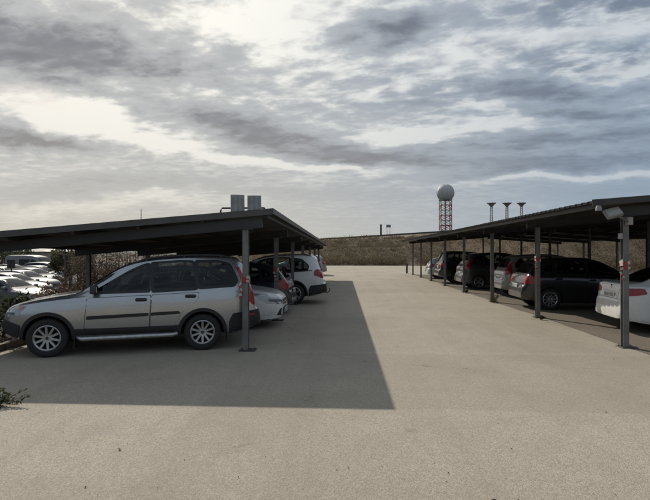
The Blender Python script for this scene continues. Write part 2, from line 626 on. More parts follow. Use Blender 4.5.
def terrain_mat():
    m = bpy.data.materials.new('dry_scrubland')
    m.use_nodes = True
    t = m.node_tree
    g = NG(t)
    b = t.nodes['Principled BSDF']
    b.inputs['Roughness'].default_value = 0.95
    b.inputs['Specular IOR Level'].default_value = 0.15
    tcn = g.new('ShaderNodeTexCoord')
    o = tcn.outputs['Object']
    sp = g.new('ShaderNodeSeparateXYZ')
    t.links.new(o, sp.inputs[0])
    n1 = g.noise(o, 0.35, 8, 0.65, 0.5)
    n2 = g.noise(o, 2.5, 8, 0.7)
    col = g.mix(g.smooth(n1, 0.35, 0.68), (0.072, 0.052, 0.033), (0.112, 0.083, 0.053))
    col = g.mix(g.m('MULTIPLY', g.smooth(n2, 0.5, 0.72), 0.7), col, (0.060, 0.056, 0.030))
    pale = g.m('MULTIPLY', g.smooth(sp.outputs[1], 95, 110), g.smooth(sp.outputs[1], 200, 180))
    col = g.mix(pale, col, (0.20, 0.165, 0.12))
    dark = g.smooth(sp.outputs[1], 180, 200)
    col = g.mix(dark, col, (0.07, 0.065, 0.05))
    t.links.new(col, b.inputs['Base Color'])
    return m


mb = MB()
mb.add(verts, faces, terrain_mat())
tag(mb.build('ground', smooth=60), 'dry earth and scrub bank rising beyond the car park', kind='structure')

# pavement sheets
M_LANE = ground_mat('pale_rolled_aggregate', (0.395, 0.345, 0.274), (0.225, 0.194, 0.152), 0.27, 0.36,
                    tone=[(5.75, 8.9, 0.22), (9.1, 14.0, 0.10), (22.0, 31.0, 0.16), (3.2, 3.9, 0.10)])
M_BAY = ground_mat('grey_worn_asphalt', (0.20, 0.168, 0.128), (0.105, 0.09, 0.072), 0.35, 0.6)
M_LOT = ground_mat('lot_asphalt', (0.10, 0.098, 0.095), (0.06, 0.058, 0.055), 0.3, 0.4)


def sheet(name, outline, z, m, label, nseg=1):
    g_ = MB()
    g_.add([(x, y, z) for x, y in outline], [tuple(range(len(outline)))], m)
    return tag(g_.build(name), label, kind='structure')


rng = random.Random(11)
edge = [(5.35 + 0.12 * (vnoise(y * .5, 1, 9) - .5) + 0.05 * (vnoise(y * 2.1, 4, 2) - .5), y) for y in [8.6 + 0.4 * i for i in range(80)]]
sheet('lane', [(KERB_X, -12), (18.2, -12), (18.2, 50), (16.5, 60), (13, 64.6), (8, 65.6), (-4, 66), (-16, 65.2), (-16, 48), (KERB_X, 44)], -0.004, M_LANE, 'pale beige rolled aggregate lane between the two carports')
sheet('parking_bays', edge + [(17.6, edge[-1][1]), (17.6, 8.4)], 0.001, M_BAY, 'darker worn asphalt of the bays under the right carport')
sheet('car_lot', [(-140, 4), (-10.6, 4), (-10.6, 120), (-140, 120)], -0.745, M_LOT, 'lower asphalt car lot beyond the planted verge')

# kerb of single stones along the left verge
ks = bevel_box((0.16, 0.985, 0.24), M_KERB, 0.018, 2)
kroot = tag(bpy.data.objects.new('kerb', None), 'brown stone kerb along the verge in front of the silver car', kind='structure')
C.objects.link(kroot)
first = ks.build('kerb_stone', kroot, smooth=40)
for i in range(44):
    o = first if i == 0 else first.copy()
    if i:
        C.objects.link(o)
    o.parent = kroot
    o.location = (KERB_X + rng.uniform(-.008, .008), 1.5 + i * 1.0, 0.0 + rng.uniform(-.006, .006))
    o.rotation_euler = (0, 0, rng.uniform(-.006, .006))


# ------------------------------------------------------------------ carports
def carport(label, x_eave, x_far, y0, y1, h_eave, slope, tilt, post_x, back_x, post_ys, side, skew=0.0, over=0.35, has_back=True):
    root = thing('carport', label, 'carport', (0, 0, 0))
    th, tt = math.atan(slope), math.atan(-tilt)
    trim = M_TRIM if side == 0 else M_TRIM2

    def rz(x, y):                                   # underside of the roof sheets
        return h_eave + slope * (x - x_eave) - tilt * (y - y0) - 0.06
    xa, xb = min(x_eave, x_far), max(x_eave, x_far)
    # corrugated sheets
    width = (xb - xa) / math.cos(th)
    pitch, hgt, tk = 0.25, 0.04, 0.004
    prof = []
    for k in range(4):
        b0 = k * pitch
        prof += [(b0 + 0.0, 0), (b0 + 0.13, 0), (b0 + 0.16, hgt), (b0 + 0.22, hgt)]
    prof.append((0.998, 0))
    sh = MB()
    n = len(prof)
    vv = []
    for x in (0, width):
        for (yy, zz) in prof:
            vv.append((x, yy + skew * (x - (width if x_eave > x_far else 0)), zz))
        for (yy, zz) in prof:
            vv.append((x, yy + skew * (x - (width if x_eave > x_far else 0)), zz + tk))
    ff = []
    for k in range(n - 1):
        ff.append((k, k + 1, 2 * n + k + 1, 2 * n + k))
        ff.append((n + k, 3 * n + k, 3 * n + k + 1, n + k + 1))
        ff.append((k, n + k, n + k + 1, k + 1))
        ff.append((2 * n + k, 2 * n + k + 1, 3 * n + k + 1, 3 * n + k))
    ff.append((0, 2 * n, 3 * n, n)); ff.append((n - 1, 2 * n - 1, 4 * n - 1, 3 * n - 1))
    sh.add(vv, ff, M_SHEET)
    first = None
    rr = random.Random(side * 7 + 20)
    ny = int(round(y1 - y0))
    for i in range(ny):
        if first is None:
            o = first = sh.build('roof_sheet', root)
        else:
            o = first.copy(); C.objects.link(o); o.parent = root
        y = y0 + i * (y1 - y0) / ny
        jx = rr.uniform(-.004, .004)
        o.location = (xa + jx, y, rz(xa + jx, y) + 0.002)
        o.rotation_euler = (tt, -th, 0)
        o.scale = (1, (y1 - y0) / ny, 1)
    # purlins along the row
    for px_ in [xa + 0.12 + (xb - xa - 0.24) * k / 5 for k in range(6)]:
        p = MB()
        p.bar((px_, y0 + 0.05 + skew * (px_ - x_eave), rz(px_, y0) - 0.05), (px_, y1 - 0.05 + skew * (px_ - x_eave), rz(px_, y1) - 0.05), 0.06, 0.095, M_DSTEEL)
        p.build('purlin', root)
    # edge flashings: near and far ends, a real angle profile standing 4 mm clear of the sheets
    for yy, sgn in ((y0 - 0.012, -1), (y1 + 0.012, 1)):
        p = MB()
        p.bar((xa - 0.02, yy + skew * (xa - x_eave), rz(xa, yy) + 0.005), (xb + 0.02, yy + skew * (xb - x_eave), rz(xb, yy) + 0.005), 0.012, 0.115, trim)
        p.build('end_flashing', root)
    # eave gutter on the low side
    lowx = xa - 0.05 if slope > 0 else xb + 0.05
    xl = xa if slope > 0 else xb
    p = MB()
    dl = skew * (xl - x_eave)
    p.bar((lowx, y0 + dl, rz(xl, y0) - 0.01), (lowx, y1 + dl, rz(xl, y1) - 0.01), 0.09, 0.10, trim)
    if side != 1:
        p.build('gutter', root)
    # capping along the high edge
    xh = xb if slope > 0 else xa
    hx_ = xh + 0.012 if slope > 0 else xh - 0.012
    dh = skew * (xh - x_eave)
    p = MB()
    p.bar((hx_, y0 + dh, rz(xh, y0) + 0.012), (hx_, y1 + dh, rz(xh, y1) + 0.012), 0.012, 0.10, trim)
    p.build('edge_capping', root)
    # frames: post, back post, rafter, haunch, base plate
    s = 1 if back_x > post_x else -1
    for yy in post_ys:
        zr = lambda x: rz(x, yy) - 0.10
        r_ = MB()
        xe = post_x - s * 0.30
        xo = back_x + s * over
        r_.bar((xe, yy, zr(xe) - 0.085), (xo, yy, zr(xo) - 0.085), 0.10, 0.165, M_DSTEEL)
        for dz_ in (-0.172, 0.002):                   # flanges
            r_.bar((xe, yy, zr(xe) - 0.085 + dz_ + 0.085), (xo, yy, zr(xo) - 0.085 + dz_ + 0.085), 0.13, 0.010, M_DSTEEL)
        r_.build('rafter', root)
        for nm, xx, wd in (('post', post_x, 0.105), ('back_post', back_x, 0.10))[:2 if has_back else 1]:
            top = zr(xx) - 0.178
            base = -0.004 if nm == 'post' else gz(xx, yy)
            pm = MB()
            h = top - base + 0.05
            # rolled H section: two flanges and a web
            zc = base - 0.05 + h / 2
            pm.box((xx, yy - wd / 2 + 0.006, zc), (wd, 0.012, h), M_STEEL)
            pm.box((xx, yy + wd / 2 - 0.006, zc), (wd, 0.012, h), M_STEEL)
            pm.box((xx, yy, zc), (0.012, wd - 0.026, h), M_STEEL)
            po = pm.build(nm, root)
            if nm == 'post':
                bp = bevel_box((0.30, 0.26, 0.016), M_DSTEEL, 0.004, 1)
                for bx_ in (-.11, .11):
                    for by_ in (-.09, .09):
                        bp.lathe([(0.001, 0.030), (0.014, 0.030), (0.014, 0.006)], M_STEEL, 6, c=(bx_, by_, 0))
                bo = bp.build('base_plate', po, loc=(xx + 0.04, yy, base + 0.010))
                cp = bevel_box((0.24, 0.18, 0.016), M_DSTEEL, 0.003, 1)
                cp.build('cap_plate', po, loc=(xx, yy, top + 0.002))
    return root, rz


L_POST_X, R_POST_X = -1.846, 5.26
L_POSTS = [9.11 + 4.0 * i for i in range(7)]
R_POSTS = [9.70 + 4.31 * i for i in range(8)]
left_port, rzl = carport('dark metal carport on the left sheltering the silver four-wheel drive', -1.355, -7.35, 9.10, 34.2, 2.60, 0.090, 0.010, L_POST_X, -6.9, L_POSTS, 0, 0.10)
right_port, rzr = carport('long dark metal carport on the right with a floodlight on its first post', 4.51, 10.88, 9.35, 40.5, 2.757, 0.075, 0.0, R_POST_X, 10.75, R_POSTS, 1, over=0.02)
back_port, rzb = carport('second metal carport backing onto the long right one, over the far row', 17.3, 10.95, 9.35, 40.5, 2.70, -0.077, 0.0, 16.5, 11.1, R_POSTS, 2, over=0.02, has_back=False)


# ------------------------------------------------------------------ cars
def pchip(pts):
    X = [p[0] for p in pts]; Y = [p[1] for p in pts]
    n = len(X)
    h = [X[i + 1] - X[i] for i in range(n - 1)]
    d = [(Y[i + 1] - Y[i]) / h[i] for i in range(n - 1)]
    ms_ = [d[0]] + [0] * (n - 2) + [d[-1]]
    for i in range(1, n - 1):
        if d[i - 1] * d[i] > 0:
            w1, w2 = 2 * h[i] + h[i - 1], h[i] + 2 * h[i - 1]
            ms_[i] = (w1 + w2) / (w1 / d[i - 1] + w2 / d[i])

    def f(x):
        if x <= X[0]: return Y[0]
        if x >= X[-1]: return Y[-1]
        i = 0
        while x > X[i + 1]: i += 1
        t = (x - X[i]) / h[i]
        return ((1 + 2 * t) * (1 - t) ** 2 * Y[i] + t * (1 - t) ** 2 * h[i] * ms_[i] + t * t * (3 - 2 * t) * Y[i + 1] + t * t * (t - 1) * h[i] * ms_[i + 1])
    return f


def chaikin(pts, it=2, rad=None):
    """round every corner with a small fixed radius"""
    rad = rad or (0.055 if it >= 2 else 0.03)
    out = []
    n = len(pts)
    for i in range(n):
        p, a, b = Vector(pts[i]), Vector(pts[i - 1]), Vector(pts[(i + 1) % n])
        da, db = a - p, b - p
        if da.length < 1e-6 or db.length < 1e-6:
            continue
        cut = min(rad, da.length * .42, db.length * .42)
        s_, e_ = p + da.normalized() * cut, p + db.normalized() * cut
        for k in range(4):
            t = k / 3
            out.append(tuple(s_ * (1 - t) ** 2 + p * 2 * t * (1 - t) + e_ * t * t))
    return out


def inset(poly, d):
    cx = sum(p[0] for p in poly) / len(poly); cy = sum(p[1] for p in poly) / len(poly)
    sx = max(p[0] for p in poly) - min(p[0] for p in poly); sy = max(p[1] for p in poly) - min(p[1] for p in poly)
    fx, fy = 1 - 2 * d / max(sx, .01), 1 - 2 * d / max(sy, .01)
    return [(cx + (p[0] - cx) * fx, cy + (p[1] - cy) * fy) for p in poly]


def densify(poly, step):
    out = []
    n = len(poly)
    for i in range(n):
        a, b = Vector(poly[i]), Vector(poly[(i + 1) % n])
        k = max(1, int(math.ceil((b - a).length / step)))
        for j in range(k):
            out.append(tuple(a + (b - a) * j / k))
    return out


class Car:
    def __init__(self, spec, pm, L=None, W=None, H=None, cabin=True):
        s0 = spec
        fx = (L or s0['L']) / s0['L']
        fz = (H or s0['H']) / s0['H']
        fy = (W or s0['W']) / s0['W']
        sc = lambda pts: [(a * fx, b * fz) for a, b in pts]
        self.fx, self.fy, self.fz = fx, fy, fz
        self.L, self.W, self.H = s0['L'] * fx, s0['W'] * fy, s0['H'] * fz
        self.top = sc(s0['top']); self.bot = sc(s0['bot']); self.belt = sc(s0['belt'])
        self.spec = s0
        self.pm = pm
        self.r = s0['r']
        self.ax = [s0['fo'] * fx, (s0['fo'] + s0['wb']) * fx]
        self.roofw = s0['roofw'] * fy
        self.cabin = cabin
        self.make_body()

    def sc2(self, poly):
        return [(a * self.fx, b * self.fz) for a, b in poly]

    def scr(self, poly):
        return [(a * self.fy, b * self.fz) for a, b in poly]

    def make_body(self):
        L, W = self.L, self.W
        ft, fb, fl = pchip(self.top), pchip(self.bot), pchip(self.belt)
        st = set()
        ctrl = [p[0] for p in self.top]
        for a, b in zip(ctrl[:-1], ctrl[1:]):
            k = max(1, int((b - a) / 0.09))
            for j in range(k):
                st.add(round(a + (b - a) * j / k, 5))
        st.add(L)
        for e in (0.008, 0.025, 0.05, 0.1, 0.15, 0.22, 0.3):
            st.add(round(e, 5)); st.add(round(L - e, 5))
        st = sorted(st)
        fr, rr = self.spec.get('fround', 0.36), self.spec.get('rround', 0.22)
        fl_len, rl_len = self.spec.get('flen', 0.75), self.spec.get('rlen', 0.55)
        verts, faces = [], []
        nsec = None
        for s in st:
            wv_ = W / 2
            if s < fl_len: wv_ *= 1 - fr * (1 - s / fl_len) ** 2.6
            if L - s < rl_len: wv_ *= 1 - rr * (1 - (L - s) / rl_len) ** 2.6
            zt, zb = ft(s), fb(s)
            zl = min(fl(s), zt - 0.03)
            zb = min(zb, zl - 0.05)
            gh = zt - zl
            f = sstep(gh, 0.03, 0.42)
            wr = (0.86 * wv_) * (1 - f) + min(self.roofw, 0.9 * wv_) * f
            d = min(0.085, gh * 0.45)
            hh = zl - zb
            half = [(0.0, zb), (0.55 * wv_, zb), (0.84 * wv_, zb + 0.004), (0.935 * wv_, zb + 0.03), (0.968 * wv_, zb + 0.09 * min(1, hh / .5)),
                    (0.985 * wv_, zb + hh * 0.30), (0.992 * wv_, zb + hh * 0.42), (1.0 * wv_, zb + hh * 0.58), (1.0 * wv_, zb + hh * 0.74), (0.992 * wv_, zb + hh * 0.86), (0.972 * wv_, zb + hh * 0.96), (0.945 * wv_, zl + gh * 0.015)]
            y0_, z0_ = 0.935 * wv_, zl + gh * 0.04
            y1_, z1_ = wr, zt - d
            for t in (0.0, 0.25, 0.5, 0.75, 1.0):
                bulge = 0.018 * math.sin(math.pi * t) * f
                half.append((y0_ + (y1_ - y0_) * t + bulge, z0_ + (z1_ - z0_) * t))
            half += [(wr * 0.965, zt - d * 0.55), (wr * 0.89, zt - d * 0.28), (wr * 0.7, zt - d * 0.11), (wr * 0.4, zt - d * 0.03), (0.0, zt)]
            sec = [(-y, z) for y, z in half[:0:-1]] + half[:-1] if False else half + [(-y, z) for y, z in half[-2:0:-1]]
            nsec = len(sec)
            for (y, z) in sec:
                verts.append((L / 2 - s, y, z))
        ns = len(st)
        for i in range(ns - 1):
            for k in range(nsec):
                faces.append((i * nsec + k, (i + 1) * nsec + k, (i + 1) * nsec + (k + 1) % nsec, i * nsec + (k + 1) % nsec))
        faces.append(tuple(range(nsec)))
        faces.append(tuple(range((ns - 1) * nsec, ns * nsec))[::-1])
        me = bpy.data.meshes.new('body')
        me.from_pydata(verts, [], faces)
        bm = bmesh.new(); bm.from_mesh(me)
        bmesh.ops.recalc_face_normals(bm, faces=bm.faces[:])
        bm.to_mesh(me)
        self.bvh = BVHTree.FromBMesh(bm)
        bm.free()
        # wheel arches cut right out of the shell
        body = bpy.data.objects.new('body_raw', me); C.objects.link(body)
        cut = MB()
        Ra = self.r * self.spec.get('arch', 1.17)
        for s in self.ax:
            for sg in (-1, 1):
                n = 36
                ya, yb = sg * (W / 2 - 0.30), sg * (W / 2 + 0.2)
                vv = [(L / 2 - s + Ra * math.cos(2 * math.pi * k / n), yy, self.r + Ra * math.sin(2 * math.pi * k / n) * 1.0) for yy in (ya, yb) for k in range(n)]
                ff = [(k, (k + 1) % n, n + (k + 1) % n, n + k) for k in range(n)] + [tuple(range(n))[::-1], tuple(range(n, 2 * n))]
                cut.add(vv, ff, M_SEAM)
        co = cut.build('arch_cutter')
        bm = bmesh.new(); bm.from_mesh(co.data); bmesh.ops.recalc_face_normals(bm, faces=bm.faces[:]); bm.to_mesh(co.data); bm.free()
        md = body.modifiers.new('arch', 'BOOLEAN')
        md.operation = 'DIFFERENCE'; md.object = co; md.solver = 'EXACT'
        dg = bpy.context.evaluated_depsgraph_get()
        me2 = bpy.data.meshes.new_from_object(body.evaluated_get(dg))
        bpy.data.objects.remove(body); bpy.data.objects.remove(co)
        if self.cabin:
            me2 = self.hollow(me2, ft, fl)
        me2.materials.clear()
        me2.materials.append(self.pm); me2.materials.append(M_SEAM)
        for p in me2.polygons:
            c = p.center
            idx = 0
            for s in self.ax:
                if math.hypot(c.x - (L / 2 - s), c.z - self.r) < Ra * 0.999 and abs(c.y) > W / 2 - 0.32 - 1e-3:
                    idx = 1
            if p.normal.z < -0.9 and c.z < 0.5:
                idx = 1
            if self.cabin:
                q_ = self.bvh.find_nearest(c)
                if q_[3] is not None and q_[3] > 0.004:
                    idx = 1
            p.material_index = idx
        me2.shade_smooth()
        me2.set_sharp_from_angle(angle=R(32))
        self.body_me = me2

    def boolean(self, me, mb_):
        ob = bpy.data.objects.new('shell_raw', me); C.objects.link(ob)
        co = mb_.build('cabin_cutter')
        bm = bmesh.new(); bm.from_mesh(co.data)
        bmesh.ops.recalc_face_normals(bm, faces=bm.faces[:]); bm.to_mesh(co.data); bm.free()
        md = ob.modifiers.new('cabin', 'BOOLEAN')
        md.operation = 'DIFFERENCE'; md.object = co; md.solver = 'EXACT'
        dg = bpy.context.evaluated_depsgraph_get()
        out = bpy.data.meshes.new_from_object(ob.evaluated_get(dg))
        bpy.data.objects.remove(ob); bpy.data.objects.remove(co)
        return out

    def hollow(self, me, ft, fl):
        """cut the cabin and the window openings out of the shell"""
        L, W = self.L, self.W
        gl = [self.sc2(p) for p in self.spec['glass']]
        sa = min(p[0] for q in gl for p in q) + 0.10
        sb = max(p[0] for q in gl for p in q) + 0.06
        cav = MB()
        vv, ff = [], []
        n = 16
        zf = 0.50
        for i in range(n + 1):
            s = sa + (sb - sa) * i / n
            zt = ft(s) - 0.055
            zl = fl(s)
            wl = W / 2 * 0.935 - 0.055
            wr = min(self.roofw, wl) - 0.05
            zt = max(zt, zl + 0.04)
            d = min(0.07, (zt - zl) * .4)
            sec = [(-wl, zf), (wl, zf), (wl, zl), (wr, zt - d), (wr * .75, zt), (-wr * .75, zt), (-wr, zt - d), (-wl, zl)]
            vv += [(L / 2 - s, y, z) for y, z in sec]
        for i in range(n):
            for k in range(8):
                ff.append((i * 8 + k, i * 8 + (k + 1) % 8, (i + 1) * 8 + (k + 1) % 8, (i + 1) * 8 + k))
        ff += [tuple(range(8))[::-1], tuple(range(n * 8, n * 8 + 8))]
        cav.add(vv, ff, M_SEAM)
        me = self.boolean(me, cav)
        side = MB()
        for q in gl:
            q = chaikin(q, 2)
            k = len(q)
            for sg in (-1, 1):
                v_ = [(L / 2 - a, sg * yy, b) for yy in (W / 2 * .45, W / 2 + .2) for a, b in q]
                side.add(v_, [tuple(range(k)), tuple(range(k, 2 * k))[::-1]] + [(j, (j + 1) % k, k + (j + 1) % k, k + j) for j in range(k)], M_SEAM)
        me = self.boolean(me, side)
        ends = MB()
        for key, xa, xb in (('screen', L / 2 - sa - 0.35, L / 2 + .2), ('rear_glass', -L / 2 - .2, L / 2 - sb + 0.25)):
            half = self.scr(self.spec[key])
            q = chaikin(half[1:-1] + [(0.0, half[-1][1])] + [(-a, b) for a, b in half[1:-1][::-1]] + [(0.0, half[0][1])], 1)
            k = len(q)
            v_ = [(x_, a, b) for x_ in (xa, xb) for a, b in q]
            ends.add(v_, [tuple(range(k)), tuple(range(k, 2 * k))[::-1]] + [(j, (j + 1) % k, k + (j + 1) % k, k + j) for j in range(k)], M_SEAM)
        me = self.boolean(me, ends)
        self.cav = (sa, sb, zf)
        return me

    # ---- patches that follow the shell
    def patch(self, mb_, poly, face, m, off=0.004, skirt=0.010, step=0.07, rnd=2, hole=None):
        """poly in (s,z) for sides, (y,z) for rear/front, (s,y) for top"""
        if rnd:
            poly = chaikin(poly, rnd)
        poly = densify(poly, step)
        x0, x1 = min(p[0] for p in poly), max(p[0] for p in poly)
        y0, y1 = min(p[1] for p in poly), max(p[1] for p in poly)
        pts = [Vector(p) for p in poly]
        nb = len(pts)
        g = step
        i = 1
        while x0 + i * g < x1:
            j = 1
            while y0 + j * g < y1:
                pts.append(Vector((x0 + i * g, y0 + j * g))); j += 1
            i += 1
        edges = [(k, (k + 1) % nb) for k in range(nb)]
        if hole:
            hp = densify(chaikin(hole, 2), step)
            h0 = len(pts)
            pts += [Vector(p) for p in hp]
            edges += [(h0 + k, h0 + (k + 1) % len(hp)) for k in range(len(hp))]

            def in_hole(x, y):
                c = False
                for k in range(len(hp)):
                    (x1_, y1_), (x2_, y2_) = hp[k], hp[k - 1]
                    if (y1_ > y) != (y2_ > y) and x < (x2_ - x1_) * (y - y1_) / (y2_ - y1_) + x1_:
                        c = not c
                return c
        vo, eo, fo, ov, oe, of = delaunay_2d_cdt(pts, edges, [], 1, 1e-5)
        L = self.L
        pos, nor = [], []
        for p in vo:
            a, b = p
            if face == 'left': o, d = Vector((L / 2 - a, 4, b)), Vector((0, -1, 0))
            elif face == 'right': o, d = Vector((L / 2 - a, -4, b)), Vector((0, 1, 0))
            elif face == 'rear': o, d = Vector((-8, a, b)), Vector((1, 0, 0))
            elif face == 'front': o, d = Vector((8, a, b)), Vector((-1, 0, 0))
            else: o, d = Vector((L / 2 - a, b, 5)), Vector((0, 0, -1))
            hit, n, _, _ = self.bvh.ray_cast(o, d)
            if hit is None:
                pos.append(None); nor.append(None); continue
            if n.dot(d) > 0: n = -n
            pos.append(hit); nor.append((n * 0.5 - d * 0.5).normalized())
        idx = {}
        verts, faces, keep = [], [], []
        for f in fo:
            if any(pos[k] is None for k in f): continue
            if hole and in_hole(sum(vo[k][0] for k in f) / 3, sum(vo[k][1] for k in f) / 3): continue
            keep.append(tuple(f))
        cnt = {}
        for f in keep:
            for a, b in ((f[0], f[1]), (f[1], f[2]), (f[2], f[0])):
                cnt[(a, b)] = 1
        for f in keep:
            for k in f:
                if k not in idx:
                    idx[k] = len(verts); verts.append(pos[k] + nor[k] * off)
        flip = False
        if keep:
            f = keep[0]
            fn = (pos[f[1]] - pos[f[0]]).cross(pos[f[2]] - pos[f[0]])
            flip = fn.dot(nor[f[0]]) < 0
        for f in keep:
            t = tuple(idx[k] for k in f)
            faces.append(t[::-1] if flip else t)
        low = {}
        for (a, b) in list(cnt):
            if (b, a) not in cnt:
                for k in (a, b):
                    if k not in low:
                        low[k] = len(verts); verts.append(pos[k] + nor[k] * (off - skirt))
                q = (idx[b], idx[a], low[a], low[b])
                faces.append(q[::-1] if flip else q)
        mb_.add(verts, faces, m)

    def side_point(self, s, z, sg):
        hit, n, _, _ = self.bvh.ray_cast(Vector((self.L / 2 - s, 4 * sg, z)), Vector((0, -sg, 0)))
        return hit


def arc(cx, cz, r, a0, a1, n=10):
    return [(cx + r * math.cos(R(a0 + (a1 - a0) * i / n)), cz + r * math.sin(R(a0 + (a1 - a0) * i / n))) for i in range(n + 1)]


def make_rim_meshes(r, n_spoke, style, m_rim):
    """wheel lying in the xz plane, outer face towards -y"""
    ty = MB()
    wd = 0.115
    ri = r * 0.66
    ty.lathe([(ri, -wd * .86), (ri + .012, -wd * .97), (r * .80, -wd * 1.04), (r * .93, -wd * .99), (r * .985, -wd * .84), (r, -wd * .6), (r, wd * .6), (r * .985, wd * .84), (r * .93, wd * .99), (ri, wd * .86)], M_TYRE, 40, 'y')
    for k in range(40):                                # tread blocks
        t = 2 * math.pi * k / 40
        for yy in (-.55, 0.0, .55):
            c = (math.cos(t) * (r - .001), yy * wd * .9, math.sin(t) * (r - .001))
            ty.box(c, (0.010, wd * .36, 2 * math.pi * r / 40 * .62), M_TYRE, Matrix.Rotation(-t, 3, 'Y'))
    rm = MB()
    ro = ri + 0.004
    rm.lathe([(ro, -wd * .90), (ro - .012, -wd * .93), (ro - .028, -wd * .80), (ro - .034, -wd * .3), (ro - .034, wd * .5)], m_rim, 40, 'y')
    rm.lathe([(ro - .02, -wd * .02), (0.001, -wd * .02)], M_SEAM, 24, 'y')           # near-black disc, brake and shade behind the spokes put in as colour
    rm.lathe([(0.001, -wd * .78), (r * .11, -wd * .78), (r * .15, -wd * .70), (r * .16, -wd * .2)], m_rim, 20, 'y')
    for k in range(n_spoke):
        t = 2 * math.pi * (k + .5) / n_spoke
        prs = [(t, 1.0)]
        if style == 'pair':
            prs = [(t - .16, .62), (t + .16, .62)]
        for tt_, wf in prs:
            c, s_ = math.cos(tt_), math.sin(tt_)
            ra, rb = r * .11, ro - .022
            wa, wb_ = r * (.085 if n_spoke > 6 else .12) * wf, r * (.075 if n_spoke > 6 else .10) * wf
            vv = []
            for (rad, hw, y0_, y1_) in ((ra, wa, -wd * .74, -wd * .35), (rb, wb_, -wd * .86, -wd * .40)):
                for (hh, yy) in ((-hw, y1_), (-hw * .7, y0_), (hw * .7, y0_), (hw, y1_)):
                    vv.append((c * rad - s_ * hh, yy, s_ * rad + c * hh))
            rm.add(vv, [(0, 1, 5, 4), (1, 2, 6, 5), (2, 3, 7, 6), (3, 0, 4, 7), (0, 3, 2, 1), (4, 5, 6, 7)], m_rim)
    cap = MB()
    cap.lathe([(0.001, -wd * .83), (r * .075, -wd * .82), (r * .09, -wd * .77)], M_DGREY, 16, 'y')
    return ty, rm, cap


